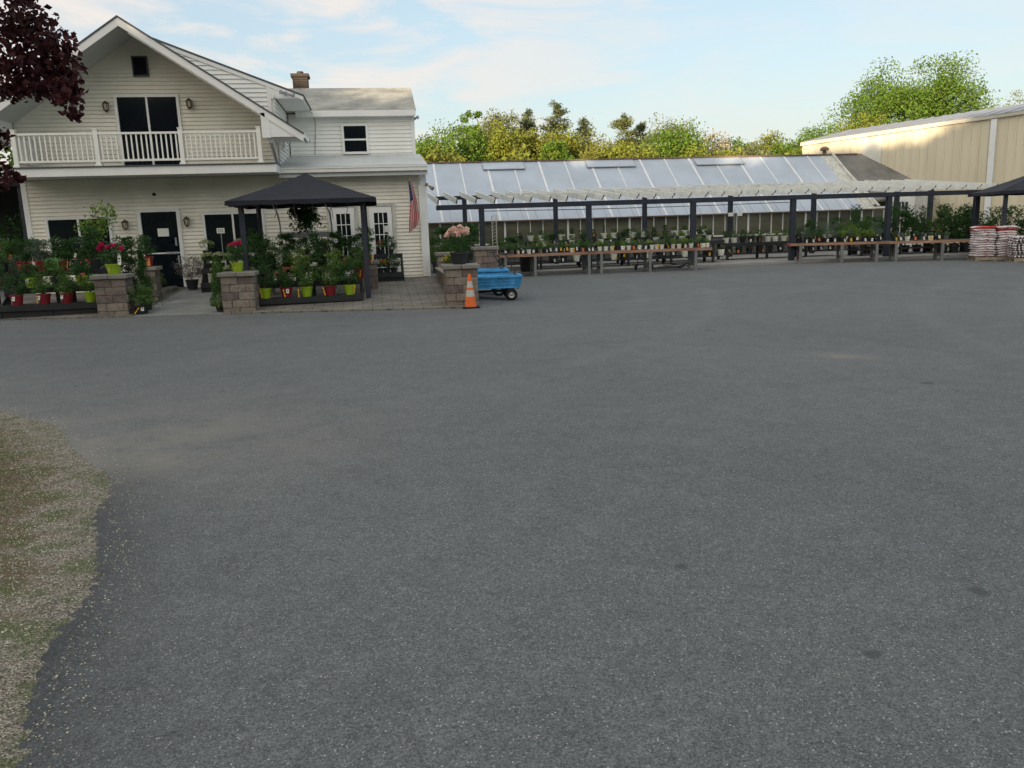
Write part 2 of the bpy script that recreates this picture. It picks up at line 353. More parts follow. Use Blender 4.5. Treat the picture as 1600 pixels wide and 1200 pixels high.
    base = mix(ramp(vo3.outputs['Distance'], .03, .055, (.55, .55, .55), (0, 0, 0)), base, (.04, .042, .045))
    l.new(base, b.inputs['Base Color'])
    bu = n.new('ShaderNodeBump'); bu.inputs['Strength'].default_value = .8; bu.inputs['Distance'].default_value = .006
    l.new(mix(.5, noise(110, 3, .7), vo.outputs['Distance']), bu.inputs['Height']); l.new(bu.outputs[0], b.inputs['Normal'])
    return m
M['asphalt'] = asphalt_mat()
EDGE = [(-30, 16.2), (-14, 12.5), (-9, 11.2), (-6.2, 10.3), (-3.86, 8.58), (-2.95, 7.6), (-2.45, 6.72), (-2.0, 5.9), (-1.78, 5.16), (-1.59, 4.47), (-1.46, 3.9), (-1.4, 3.48), (-1.31, 2.84), (-1.24, 2.51), (-1.1, 1.2), (-1.2, -1), (-2.5, -4), (-6, -7), (-14, -9)]
EA = np.array(EDGE)
def edge_dist(x, y):
    """signed distance, positive on the verge side (left)"""
    p = np.stack([x, y], -1)[..., None, :]; a = EA[:-1]; b = EA[1:]; ab = b - a
    t = np.clip(((p - a) * ab).sum(-1) / (ab * ab).sum(-1), 0, 1); q = a + ab * t[..., None]; dv = p - q; d = np.linalg.norm(dv, axis=-1)
    k = d.argmin(-1); dd = np.take_along_axis(d, k[..., None], -1)[..., 0]
    abk = ab[k]; dvk = np.take_along_axis(dv, k[..., None, None], -2)[..., 0, :]
    side = abk[..., 0] * dvk[..., 1] - abk[..., 1] * dvk[..., 0]
    return np.where(side < 0, dd, -dd)
def gridmesh(name, xs, ys, zf, m, attr=None, kind='structure', cut=None):
    X, Y = np.meshgrid(xs, ys); Z = zf(X, Y); V = np.stack([X, Y, Z], -1).reshape(-1, 3); nx = len(xs); ny = len(ys)
    fs = [(j * nx + i, j * nx + i + 1, (j + 1) * nx + i + 1, (j + 1) * nx + i) for j in range(ny - 1) for i in range(nx - 1) if cut is None or cut((xs[i] + xs[i + 1]) / 2, (ys[j] + ys[j + 1]) / 2)]
    me = bpy.data.meshes.new(name); me.from_pydata([tuple(v) for v in V], [], fs); me.materials.append(M[m]); me.update()
    if attr:
        for an, fn in attr.items():
            A = me.attributes.new(an, 'FLOAT', 'POINT'); A.data.foreach_set('value', fn(X, Y).reshape(-1).astype(np.float32))
    me.polygons.foreach_set('use_smooth', [True] * len(fs))
    o = bpy.data.objects.new(name, me); COL.objects.link(o); tag(o, kind=kind); return o
def axis_pts(lo, hi, a, b, fine, coarse): return np.unique(np.round(np.concatenate([np.arange(lo, a, coarse), np.arange(a, b, fine), np.arange(b, hi + .01, coarse)]), 3))
gx = np.unique(np.concatenate([axis_pts(-45, 45, -12, 6, .3, 1.5), np.arange(-5, 0, .1), np.arange(4.8, 6, .08)])); gy = np.unique(np.concatenate([axis_pts(-20, 34, 2, 26, .3, 1.5), np.arange(1.8, 9.4, .1)]))
def sandf(x, y):
    d = -edge_dist(x, y); s = np.exp(-np.clip(d, 0, 9) / .55) * .75 * sstep(5.6, 6.6, y)
    s += .75 * np.exp(-(((x + 1.5) / 1.1) ** 2 + ((y - 6.6) / 1.2) ** 2))
    s += .30 * np.exp(-((y - 24.9 - .02 * x) / .9) ** 2) * (x > 4) + .3 * np.exp(-((y - edge_y(x) + .25) / .3) ** 2) * (x < 2)
    u_ = (x - 5.39) * .72 - (y - 8.58) * .69; v_ = (x - 5.39) * .69 + (y - 8.58) * .72; s += 1.3 * np.exp(-((u_ / .35) ** 2 + (v_ / .16) ** 2))
    return np.clip(s, 0, 1)
def tarf(x, y):
    d = -edge_dist(x, y); return np.exp(-np.clip(d, 0, 9) / .22) * (1 - sstep(5.4, 6.6, y))
gridmesh('asphalt_lot', gx, gy, gz, 'asphalt', {'sand': sandf, 'tar': tarf})
# far ground, one sheet to the horizon
M['field'] = mat('field', (.07, .10, .03), .95, .3, .2, .3, 3)
b = MB(); b.face([(-700, -700, -.06), (700, -700, -.06), (700, 900, -.06), (-700, 900, -.06)]); tag(b.build('ground', 'field', local=True), kind='structure')
# verge: gravel band and thin lawn
def verge_mat():
    m = bpy.data.materials.new('verge'); m.use_nodes = True; t = m.node_tree; n = t.nodes; l = t.links; b = n['Principled BSDF']
    b.inputs['Roughness'].default_value = .95; b.inputs['Specular IOR Level'].default_value = .15
    c = n.new('ShaderNodeTexCoord').outputs['Object']
    def noise(s, d=5, r=.65):
        k = n.new('ShaderNodeTexNoise'); k.inputs['Scale'].default_value = s; k.inputs['Detail'].default_value = d; k.inputs['Roughness'].default_value = r; l.new(c, k.inputs[0]); return k.outputs[0]
    def ramp(src, p0, p1, c0, c1):
        k = n.new('ShaderNodeValToRGB'); k.color_ramp.elements[0].position = p0; k.color_ramp.elements[1].position = p1
        k.color_ramp.elements[0].color = (*c0, 1); k.color_ramp.elements[1].color = (*c1, 1); l.new(src, k.inputs[0]); return k.outputs[0]
    def mix(f, a, b_, mode='MIX'):
        k = n.new('ShaderNodeMixRGB'); k.blend_type = mode
        for i, v in enumerate((f, a, b_)):
            if isinstance(v, (int, float)): k.inputs[i].default_value = v
            elif isinstance(v, tuple): k.inputs[i].default_value = (*v, 1)
            else: l.new(v, k.inputs[i])
        return k.outputs[0]
    vo = n.new('ShaderNodeTexVoronoi'); vo.inputs['Scale'].default_value = 120; l.new(c, vo.inputs[0])
    s = n.new('ShaderNodeSeparateColor'); l.new(vo.outputs['Color'], s.inputs[0])
    grav = ramp(s.outputs[0], 0, 1, (.11, .098, .078), (.50, .45, .37)); grav = mix(1., grav, ramp(vo.outputs['Distance'], .3, .7, (1, 1, 1), (.45, .45, .45)), 'MULTIPLY')
    dirt = ramp(noise(9), .3, .7, (.075, .06, .036), (.155, .12, .07))
    dirt = mix(ramp(noise(40), .5, .6, (0, 0, 0), (.7, .7, .7)), dirt, (.20, .165, .11))
    att = n.new('ShaderNodeAttribute'); att.attribute_name = 'd'
    ad = n.new('ShaderNodeMath'); ad.operation = 'MULTIPLY_ADD'; l.new(noise(3.5, 6, .75), ad.inputs[0]); ad.inputs[1].default_value = 1.1; l.new(att.outputs['Fac'], ad.inputs[2])
    base = mix(ramp(ad.outputs[0], .80, 1.15, (0, 0, 0), (.9, .9, .9)), grav, dirt)
    base = mix(ramp(noise(4.2, 6, .75), .48, .60, (0, 0, 0), (.65, .65, .65)), base, (.06, .095, .022))
    l.new(base, b.inputs['Base Color'])
    bu = n.new('ShaderNodeBump'); bu.inputs['Strength'].default_value = 1; bu.inputs['Distance'].default_value = .012
    l.new(mix(.5, vo.outputs['Distance'], noise(60)), bu.inputs['Height']); l.new(bu.outputs[0], b.inputs['Normal'])
    return m
M['verge'] = verge_mat()
def verge_z(x, y):
    d = edge_dist(x, y) + .030 * np.sin(x * 23 + y * 31) * np.sin(x * 41 - y * 17 + 2) + .035 * np.sin(x * 3.1 + y * 4.7); nz = .5 * np.sin(x * 5.1 + y * 3.3) + .5 * np.sin(x * 9.7 - y * 7.1)
    d = d - .035; return np.clip(d * .3, -.04, .014) + np.where(d > 0, .09 * sstep(0, 1.6, d) + .012 * nz * sstep(0, .5, d), 0)
vx = axis_pts(-30, 0, -5.4, -.9, .04, .6); vy = axis_pts(-8, 16, 1.4, 9.6, .04, .6)
gridmesh('verge', vx, vy, verge_z, 'verge', {'d': lambda x, y: edge_dist(x, y)}, cut=lambda x, y: edge_dist(np.array(x), np.array(y)) > -.3)
rng = np.random.default_rng(3)
def scatter_verge(n, dlo, dhi, pw=1.0):
    out_ = []
    while len(out_) < n:
        x = rng.uniform(-4.6, -.7, 4000); y = rng.uniform(1.6, 9.8, 4000); d = edge_dist(x, y); t = (d - dlo) / (dhi - dlo)
        ok = (t > 0) & (t < 1) & (rng.uniform(size=4000) < (1 - np.abs(2 * t - 1)) ** pw) & (rng.uniform(size=4000) < np.clip(3.2 / y, .25, 1))
        out_ += list(zip(x[ok], y[ok], d[ok]))
    return np.array(out_[:n])
def octa(name, pts, s, mats, kind, zf):
    n = len(pts); S = s * rng.uniform(.5, 1.5, n)[:, None]
    base = np.array([(1, 0, 0), (0, 1, 0), (-1, 0, 0), (0, -1, 0), (0, 0, .7), (0, 0, -.7)], float)
    th = rng.uniform(0, 6.28, n); c_, s_ = np.cos(th), np.sin(th)
    V = base[None] * S[:, None] * rng.uniform(.6, 1.2, (n, 6, 1)); X = V[..., 0] * c_[:, None] - V[..., 1] * s_[:, None]; Y = V[..., 0] * s_[:, None] + V[..., 1] * c_[:, None]
    V = np.stack([X, Y, V[..., 2]], -1); V[..., 0] += pts[:, 0:1]; V[..., 1] += pts[:, 1:2]; V[..., 2] += (zf(pts[:, 0], pts[:, 1]) + s * .25)[:, None]
    tri = np.array([(0, 1, 4), (1, 2, 4), (2, 3, 4), (3, 0, 4), (1, 0, 5), (2, 1, 5), (3, 2, 5), (0, 3, 5)])
    Fc = (tri[None] + (np.arange(n) * 6)[:, None, None]).reshape(-1, 3)
    me = bpy.data.meshes.new(name); me.from_pydata([tuple(v) for v in V.reshape(-1, 3)], [], [tuple(f) for f in Fc]); me.materials.append(M[mats]); me.update()
    o = bpy.data.objects.new(name, me); COL.objects.link(o); tag(o, kind=kind); return o
M['pebble'] = mat('pebble', (.34, .31, .255), .9, .2, 20, island=.6)
g1 = scatter_verge(17000, -.24, 1.0)
o = octa('gravel', g1, .0042, 'pebble', 'stuff', lambda x, y: np.where(edge_dist(x, y) > 0, verge_z(x, y), 0)); tag(o, 'loose pale gravel along the edge of the asphalt', 'gravel')
# blades of grass on the lawn
gp = []
while len(gp) < 26000:
    x = rng.uniform(-5.2, -1.5, 4000); y = rng.uniform(2, 10, 4000); d = edge_dist(x, y)
    pn = .5 + .5 * np.sin(x * 2.3 + 1) * np.sin(y * 1.7 + x)
    ok = (d > .45) & (rng.uniform(size=4000) < np.clip((d - .45) / .8, .0, 1) * (.25 + pn ** 2))
    gp += list(zip(x[ok], y[ok]))
gp = np.array(gp[:26000]); C_ = np.stack([gp[:, 0], gp[:, 1], verge_z(gp[:, 0], gp[:, 1]) + .012], -1)
leafm('grass', (.07, .105, .025), (.16, .14, .06), isl=.5, var=.35)
o = quadmesh('grass', leaf_quads(C_, .055, .006, rng, up=.55), 'grass', ['grass'], mi=None); tag(o, 'thin patchy grass on the verge at the left edge', 'grass', kind='stuff')
# paving in front of the house
def brick_mat(name, c1, c2, mortar, sx, bw, bh):
    m = bpy.data.materials.new(name); m.use_nodes = True; t = m.node_tree; n = t.nodes; l = t.links; b = n['Principled BSDF']; b.inputs['Roughness'].default_value = .9
    c = n.new('ShaderNodeTexCoord').outputs['Object']; k = n.new('ShaderNodeTexBrick'); l.new(c, k.inputs[0])
    k.inputs['Color1'].default_value = (*c1, 1); k.inputs['Color2'].default_value = (*c2, 1); k.inputs['Mortar'].default_value = (*mortar, 1)
    k.inputs['Scale'].default_value = sx; k.inputs['Mortar Size'].default_value = .012; k.inputs['Brick Width'].default_value = bw; k.inputs['Row Height'].default_value = bh
    no = n.new('ShaderNodeTexNoise'); no.inputs['Scale'].default_value = 1.3; no.inputs['Detail'].default_value = 8; l.new(c, no.inputs[0])
    r_ = n.new('ShaderNodeValToRGB'); r_.color_ramp.elements[0].position = .3; r_.color_ramp.elements[0].color = (.65, .65, .65, 1); r_.color_ramp.elements[1].position = .7; r_.color_ramp.elements[1].color = (1.15, 1.15, 1.1, 1); l.new(no.outputs[0], r_.inputs[0])
    mi = n.new('ShaderNodeMixRGB'); mi.blend_type = 'MULTIPLY'; mi.inputs[0].default_value = 1; l.new(k.outputs[0], mi.inputs[1]); l.new(r_.outputs[0], mi.inputs[2]); l.new(mi.outputs[0], b.inputs['Base Color'])
    bu = n.new('ShaderNodeBump'); bu.inputs['Strength'].default_value = .6; bu.inputs['Distance'].default_value = .008; l.new(k.outputs[0], bu.inputs['Height']); l.new(bu.outputs[0], b.inputs['Normal'])
    return m
M['paver'] = brick_mat('paver', (.155, .145, .125), (.205, .19, .165), (.075, .07, .062), 1., .42, .30)
M['walk'] = mat('walkway_concrete', (.20, .21, .205), .9, .16, 1.3, .5, 60, col2=(.25, .26, .25))
def paving(name, x0, x1, m, dz, y1=23.0, off=0.):
    xs = np.linspace(x0, x1, 24); ts = np.linspace(0, 1, 20); V = []; fs = []
    for t in ts:
        for x in xs: y = edge_y(x) + off + (y1 - edge_y(x) - off) * t; V.append((x, y, float(gz(x, y)) + dz))
    nx = len(xs)
    for j in range(len(ts) - 1):
        for i in range(nx - 1): fs.append((j * nx + i, j * nx + i + 1, (j + 1) * nx + i + 1, (j + 1) * nx + i))
    k = len(V)
    for x in xs: V.append((x, edge_y(x) + off, -.03))
    for i in range(nx - 1): fs.append((k + i, k + i + 1, i + 1, i))
    me = bpy.data.meshes.new(name); me.from_pydata(V, [], fs); me.materials.append(M[m]); me.update(); o = bpy.data.objects.new(name, me); COL.objects.link(o); tag(o, kind='structure')
paving('paved_terrace', -10.5, -5.25, 'paver', .030); paving('walkway', -5.25, -3.35, 'walk', .022); paving('paved_terrace', -3.35, 1.7, 'paver', .034)
# slab under the pergola
b = MB(); b.box(3.6, 34, 26.75, 33.0, -.2, .085); o = b.build('pergola_slab', 'stone_pale', bevel=.02, local=True); tag(o, kind='structure')
# unseen wooded hillside added behind the camera, profile shaped to throw the evening shade
M['added_shade_hill'] = mat('added_shade_hill', (.05, .07, .025), .95, .3, .1)
def hill_h(l):  # l = lateral coordinate across the sun's direction
    return np.interp(l, [-120, -16, -6, 0, 3, 120], [12.3, 12.4, 12.7, 13.2, 14.2, 15.2])
b = MB(); sd = np.array([.6, .8]); ld = np.array([.8, -.6]); ls = np.linspace(-120, 110, 60)
prof = [(-20, 0.), (-27, .25), (-34, .72), (-39, .93), (-44, .93), (-70, 1.0), (-120, .8)]
def hp(l, s, k): p = ld * l + sd * s; return (p[0], p[1], (hill_h(l) - 1.6) * k - .05)
for i in range(len(ls) - 1):
    for (s0, k0), (s1, k1) in zip(prof[:-1], prof[1:]): b.face([hp(ls[i], s0, k0), hp(ls[i + 1], s0, k0), hp(ls[i + 1], s1, k1), hp(ls[i], s1, k1)])
tag(b.build('added_shade_hill', 'added_shade_hill', local=True), kind='structure')
n = 26000; l_ = rng.uniform(-110, 100, n); s_ = rng.uniform(-47, -37, n); hh = hill_h(l_) + .7 * np.sin(l_ * .9) * np.sin(l_ * .37 + 1) ** 2
z_ = hh - 3.2 + 3.4 * rng.uniform(0, 1, n) ** 1.2
C_ = np.stack([ld[0] * l_ + sd[0] * s_, ld[1] * l_ + sd[1] * s_, z_], -1)
o = quadmesh('woodland', leaf_quads(C_, 1.3, .9, rng), 'woodland', ['tree_dusk']); tag(o, 'unseen trees on an added hillside that shades the parking lot at evening', 'woodland', kind='stuff')
# ------------------------------------------------------------------ the house
def siding(mb, o, u, nrm, z0, z1, iv, pitch=.1, lip=.034):
    """horizontal laps on the plane through o along u, facing nrm; iv(z)->(u0,u1)"""
    o = Vector(o); u = Vector(u); nrm = Vector(nrm); z = z0
    def pt(a, zz, d): p = o + u * a + nrm * d; return (p.x, p.y, zz)
    while z < z1 - 1e-6:
        zt = min(z + pitch, z1); a0, a1 = iv(z); b0, b1 = iv(zt)
        if a1 > a0 and b1 >= b0:
            mb.face([pt(a0, z, lip), pt(a1, z, lip), pt(b1, zt, .003), pt(b0, zt, .003)])
            mb.face([pt(a0, z, .003), pt(a1, z, .003), pt(a1, z, lip), pt(a0, z, lip)])
        z = zt
HX0, HX1, HY = -8.97, 1.38, 23.0; AX, AZ, SL = -5.79, 6.82, .667
def rake(x): return AZ - SL * abs(x - AX)
def dorm(x): return 6.86 - .389 * abs(x - AX)
house = empty('house', (-3.8, 23.0, .25), 'cream and white clapboard house with a front gable, balcony and low porch roof', 'house')
b = MB()
siding(b, (0, HY, 0), (1, 0, 0), (0, -1, 0), .27, 3.2, lambda z: (HX0, HX1))
siding(b, (0, HY, 0), (1, 0, 0), (0, -1, 0), 3.3, 6.75, lambda z: (max(HX0, AX - (AZ - .12 - z) / SL), min(-2.5, AX + (AZ - .12 - z) / SL)) if z < 6.7 else (AX, AX))
b.box(HX0, HX1, HY + .004, 33, 0, 3.3); b.prism([(HX0, 3.3), (-2.5, 3.3), (-2.5, 4.5), (AX, 6.68), (HX0, 4.5)], 'y', HY + .005, 23.4)
b.build('wall', 'cream', house)
b = MB()   # white siding: dormer cheeks, dormer side wall, wing
for sgn in (1, -1):
    siding(b, (0, 23.3, 0), (1, 0, 0), (0, -1, 0), 4.55, 6.8, (lambda z: (max(AX + .3, AX + (AZ - .1 - z) / SL), min(-2.6, AX + (6.80 - z) / .389))) if sgn > 0 else
           (lambda z: (max(-8.98, AX - (6.80 - z) / .389), min(AX - .3, AX - (AZ - .1 - z) / SL))), .115)
siding(b, (-2.5, 0, 0), (0, 1, 0), (1, 0, 0), 3.35, 5.3, lambda z: (23.0, 26.0), .115)
siding(b, (0, 26, 0), (1, 0, 0), (0, -1, 0), 3.86, 5.12, lambda z: (-2.45, 1.30), .115)
b.box(-2.45, 1.30, 26.004, 30.2, 3.0, 5.15); b.prism([(26.0, 5.15), (30.2, 5.15), (28, 6.12)], 'x', 1.1, 1.30)
b.prism([(-8.9, 3.3), (-2.51, 3.3), (-2.51, 5.45), (AX, 6.72), (-8.9, 5.45)], 'y', 23.31, 33)
b.build('wall', 'white_siding', house)
# corner boards
for q in ((HX0 - .03, HX0 + .10, HY - .04, HY + .1, .27, 3.2), (HX1 - .10, HX1 + .03, HY - .04, HY + .1, .27, 3.2), (1.22, 1.33, 25.955, 26.05, 3.86, 5.1), (-2.70, -2.595, 23.255, 23.33, 4.55, 5.5)):
    b = MB(); b.box(*q); b.build('corner_board', 'trim', house)
# main roof (front part of the gable) with rake boards, soffit, return
def slope_slab(mb, x0, x1, zf, th, y0, y1, m=0):
    mb.prism([(x0, zf(x0)), (x1, zf(x1)), (x1, zf(x1) - th), (x0, zf(x0) - th)], 'y', y0, y1, m)
LX = 2 * AX + 1.68
roof = MB()
for x0, x1 in ((AX, -1.68), (AX, LX)): slope_slab(roof, x0, x1, lambda x: rake(x) + .03, .045, 21.56, 23.6)
main_roof = roof.build('roof', 'roof_edge', house)
b = MB()
for x0, x1 in ((AX, -1.70), (AX, LX + .02)):
    slope_slab(b, x0, x1, lambda x: rake(x) - .018, .185, 21.58, 21.62)
slope_slab(b, -5.6, -2.5, lambda x: rake(x) - .21, .03, 21.625, 21.65)
b.build('rake_board', 'trim', main_roof)
b = MB()
for x0, x1 in ((AX, -1.72), (AX, LX + .04)): slope_slab(b, x0, x1, lambda x: rake(x) - .02, .10, 21.622, 23.2)
b.build('soffit', 'soffit', main_roof)
b = MB()
b.prism([(-2.62, 4.02), (-1.70, 4.02), (-1.70, 4.06), (-2.62, rake(-2.62) - .03)], 'y', 21.6, 22.9); b.box(-1.70, -1.66, 21.57, 22.9, 3.985, 4.09)
b.build('eave_return', 'trim', main_roof); b = MB()
xl = 2 * AX
b.prism([(xl + 2.62, 4.02), (xl + 1.70, 4.02), (xl + 1.70, 4.06), (xl + 2.62, rake(xl + 2.62) - .03)], 'y', 21.6, 22.9)
b.build('eave_return', 'trim', main_roof); b = MB()
b.box(-2.70, -2.60, 21.58, 21.70, 4.0, 4.60); b.box(-2.60, -2.50, 21.585, 21.69, 4.0, 4.54)
b.prism([(21.70, 4.02), (22.1, 4.02), (22.97, 3.40), (22.90, 3.40), (21.75, 3.9)], 'x', -2.56, -2.48)
b.build('corner_brace', 'trim', main_roof)
# dormer roof
droof = MB()
for x0, x1 in ((AX, -1.73), (AX, 2 * AX + 1.73)): slope_slab(droof, x0, x1, lambda x: dorm(x) + .0, .05, 23.24, 33.2)
dr = droof.build('roof', 'roof_edge', house)
b = MB()
for s in (1, -1):
    X = lambda x: x if s > 0 else 2 * AX - x
    b.prism([(X(AX + .35), dorm(AX + .35) - .052), (X(-1.75), dorm(-1.75) - .052), (X(-1.75), dorm(-1.75) - .15), (X(AX + .35), dorm(AX + .35) - .15)], 'y', 23.25, 23.29)
    b.prism([(X(-2.595), 5.19), (X(-1.80), 5.19), (X(-1.76), 5.24), (X(-2.595), 5.56)], 'y', 23.26, 33)
b.build('soffit', 'trim', dr)
# wing roof
b = MB()
wr = lambda y: 6.22 - .43 * abs(y - 28)
for y0, y1 in ((25.68, 28), (28, 30.5)): b.prism([(y0, wr(y0)), (y1, wr(y1)), (y1, wr(y1) - .06), (y0, wr(y0) - .06)], 'x', -4.4, 1.38)
wroof = b.build('roof', 'roof_grey', house)
b = MB(); b.box(-2.2, 1.36, 25.66, 25.70, 5.03, 5.205); b.box(-2.2, 1.33, 25.70, 26.0, 5.04, 5.07)
for y0, y1 in ((25.68, 28), (28, 30.5)): b.prism([(y0, wr(y0) - .062), (y1, wr(y1) - .062), (y1, wr(y1) - .2), (y0, wr(y0) - .2)], 'x', 1.32, 1.365)
b.build('fascia', 'trim', wroof)
# porch roof
b = MB(); b.prism([(22.5, 3.36), (26.0, 3.93), (26.0, 3.87), (22.5, 3.30)], 'x', -2.5, 1.44)
for x in (-1.2, .15): b.prism([(22.55, 3.375), (25.98, 3.935), (25.98, 3.93), (22.55, 3.37)], 'x', x, x + .05)
proof = b.build('roof', 'porch_roof', house)
b = MB(); b.box(-2.5, 1.44, 22.39, 22.49, 3.19, 3.31); b.box(-2.5, 1.44, 22.37, 22.39, 3.285, 3.315); b.build('gutter', 'trim', proof)
b = MB(); b.box(-2.48, 1.42, 22.52, 22.98, 3.12, 3.15); b.box(-2.49, 1.43, 22.49, 22.52, 3.08, 3.29); b.prism([(22.5, 3.295), (26, 3.865), (26, 3.70), (22.5, 3.12)], 'x', 1.385, 1.435); b.build('soffit', 'soffit', proof)
b = MB(); b.tube([(1.24, 22.46, 3.2), (1.24, 22.6, 3.05), (1.24, 22.88, 2.95), (1.24, 22.93, 2.8)], .04, 6); b.box(1.19, 1.28, 22.89, 22.955, .32, 2.85); b.build('downspout', 'trim', house)
# balcony
b = MB(); b.box(-8.97, -2.43, 21.56, 22.97, 3.375, 3.40, 1); b.box(-8.97, -2.43, 21.6, 21.64, 3.17, 3.373); b.box(-8.95, -2.45, 21.64, 22.97, 3.19, 3.36, 2); b.box(-2.47, -2.43, 21.641, 22.97, 3.17, 3.373)
deck = b.build('balcony_deck', ['trim', 'roof_edge', 'soffit'], house)
b = MB(); posts = [-8.50, -6.64, -4.67, -2.80]
for x0, x1 in zip(posts[:-1], posts[1:]):
    b.bar((x0, 21.7, 4.17), (x1, 21.7, 4.17), .07, .05); b.bar((x0, 21.7, 3.53), (x1, 21.7, 3.53), .05, .05)
    k = int(round((x1 - x0) / .118))
    for i in range(1, k): xx = x0 + (x1 - x0) * i / k; b.box(xx - .016, xx + .016, 21.684, 21.716, 3.55, 4.15)
b.bar((-8.5, 21.7, 4.17), (-8.5, 22.97, 4.17), .05, .05); b.bar((-8.5, 21.7, 3.53), (-8.5, 22.97, 3.53), .05, .05)
for i in range(1, 10): b.box(-8.516, -8.484, 21.7 + i * .127, 21.73 + i * .127, 3.55, 4.15)
b.build('balcony_railing', 'rail', house)
for x in posts:
    b = MB(); b.box(x - .05, x + .05, 21.65, 21.75, 3.41, 4.26); b.box(x - .06, x + .06, 21.64, 21.76, 4.26, 4.285); b.box(x - .075, x + .075, 21.625, 21.775, 3.402, 3.45); b.build('railing_post', 'rail', house)
# openings: frame with panes as children
def opening(name, x0, x1, z0, z1, y, fw=.07, mull=(), rails=(), fm='trim', gm='glass', door=False, dep=.095, mw=.05):
    f = MB(); yo = y - dep; yp = y - .04
    f.box(x0 - fw, x0, yo, y, z0 - (0 if door else fw), z1 + fw); f.box(x1, x1 + fw, yo, y, z0 - (0 if door else fw), z1 + fw)
    f.box(x0, x1, yo - .002, y, z1, z1 + fw)
    if not door: f.box(x0, x1, yo - .012, y, z0 - fw, z0)
    for m_ in mull: f.box(m_ - mw / 2, m_ + mw / 2, yo + .006, y, z0, z1)
    for r_ in rails: f.box(x0, x1, yo + .009, y, r_ - mw / 2, r_ + mw / 2)
    fo = f.build(name, fm, house)
    g = MB(); g.box(x0, x1, y - .06, y - .038, z0, z1); g.build('pane', gm, fo)
    return fo
opening('attic_vent', -5.90, -5.58, 5.74, 6.17, 23, .03, fm='roof_edge', gm='black_matte')
opening('sliding_door', -6.40, -4.95, 3.42, 5.20, 23, .07, mull=(-5.68,), door=True)
opening('window', -8.45, -6.98, 1.15, 2.17, 23, .07, mull=(-7.72,))
opening('window', -4.55, -3.08, 1.15, 2.19, 23, .07, mull=(-3.83,))
opening('window', -.83, -.17, 4.02, 4.78, 26, .07, rails=(4.38,))
f = MB(); f.box(-2.50, -2.44, 23.75, 23.82, 3.92, 4.42); f.box(-2.50, -2.44, 24.33, 24.40, 3.92, 4.42); f.box(-2.5, -2.438, 23.82, 24.33, 4.35, 4.42); f.box(-2.5, -2.43, 23.82, 24.33, 3.92, 3.98)
fo = f.build('window', 'trim', house); g = MB(); g.box(-2.49, -2.46, 23.82, 24.33, 3.98, 4.35); g.build('pane', 'glass', fo)
# entrance door
dz = .30
d = opening('entrance_door', -6.16, -5.26, dz, 2.30, 23, .09, door=True, rails=(1.22,), mw=.035, fm='trim')
b = MB(); b.box(-5.78, -5.50, 22.925, 22.938, 1.66, 1.87); tag(b.build('notice', 'tag_white', d), 'white paper notice on the door glass')
b = MB(); b.bar((-5.62, 22.90, 1.22), (-5.30, 22.90, 1.22), .03, .06); b.box(-5.36, -5.32, 22.9, 22.97, 1.4, 1.62); b.box(-5.34, -5.30, 22.93, 22.97, .85, 1.15); b.box(-5.44, -5.38, 22.94, 22.97, 1.5, 1.56); b.build('door_handle', 'galv', d)
# french doors
for x0 in (-1.24, -.22):
    f = MB(); f.box(x0 - .09, x0 - .0, 22.90, 23, .3, 2.36); f.box(x0 + .64, x0 + .73, 22.90, 23, .3, 2.36); f.box(x0, x0 + .64, 22.898, 23, 2.28, 2.36)
    fo = f.build('french_door', 'dirty_white', house)
    f = MB(); f.box(x0 + .01, x0 + .14, 22.915, 23, .32, 2.27); f.box(x0 + .51, x0 + .63, 22.915, 23, .32, 2.27); f.box(x0 + .14, x0 + .51, 22.917, 23, 2.11, 2.27); f.box(x0 + .14, x0 + .51, 22.917, 23, .32, .62)
    for i in (1, 2): f.box(x0 + .14 + i * .37 / 3 - .01, x0 + .14 + i * .37 / 3 + .01, 22.922, 23, .62, 2.11)
    for i in range(1, 5): f.box(x0 + .14, x0 + .51, 22.924, 23, .62 + i * .298 - .01, .62 + i * .298 + .01)
    f.build('door_leaf', 'trim', fo)
    g = MB(); g.box(x0 + .14, x0 + .51, 22.932, 22.95, .62, 2.11); g.build('pane', 'glass', fo)
# wall lanterns and floodlights: fixed to the house, part of it
def lantern(x, z, y=23.):
    b = MB(); b.cur = 0; b.box(x - .04, x + .04, y - .05, y - .02, z - .06, z + .08); b.bar((x, y - .03, z + .05), (x, y - .15, z + .1), .02, .02)
    b.lathe([(.02, .10), (.085, .04), (.09, .03)], 6, (x, y - .15, z)); b.lathe([(.055, -.13), (.06, -.12), (.03, -.16), (.0, -.17)], 6, (x, y - .15, z))
    for k in range(6):
        a0, a1 = k * math.pi / 3, 0; b.bar((x + .08 * math.cos(a0), y - .15 + .08 * math.sin(a0), z + .03), (x + .055 * math.cos(a0), y - .15 + .055 * math.sin(a0), z - .13), .012, .012)
    ob = b.build('wall_lantern', 'bronze', house)
    g = MB(); g.lathe([(.05, -.12), (.07, .03)], 6, (x, y - .15, z)); g.build('lamp_glass', 'lamp_glass', ob)
for x, z in ((-6.66, 5.0), (-4.62, 5.05), (-6.55, 2.02), (-5.0, 2.06)): lantern(x, z)
def flood(p, t1, t2, m='galv'):
    b = MB(); p = Vector(p); b.lathe([(.0, 0), (.05, 0), (.05, .03), (0, .03)], 10, T=Matrix.Translation(p) @ Matrix.Rotation(R(90), 4, 'X'))
    for t in (t1, t2):
        if t is None: continue
        t = Vector(t); q = p + Vector((0, -.06, 0)); b.bar(p, q + t * .5, .02, .02); b.tube([q + t * .4, q + t], .03, 10, r2=.06)
    b.build('floodlight', m, house)
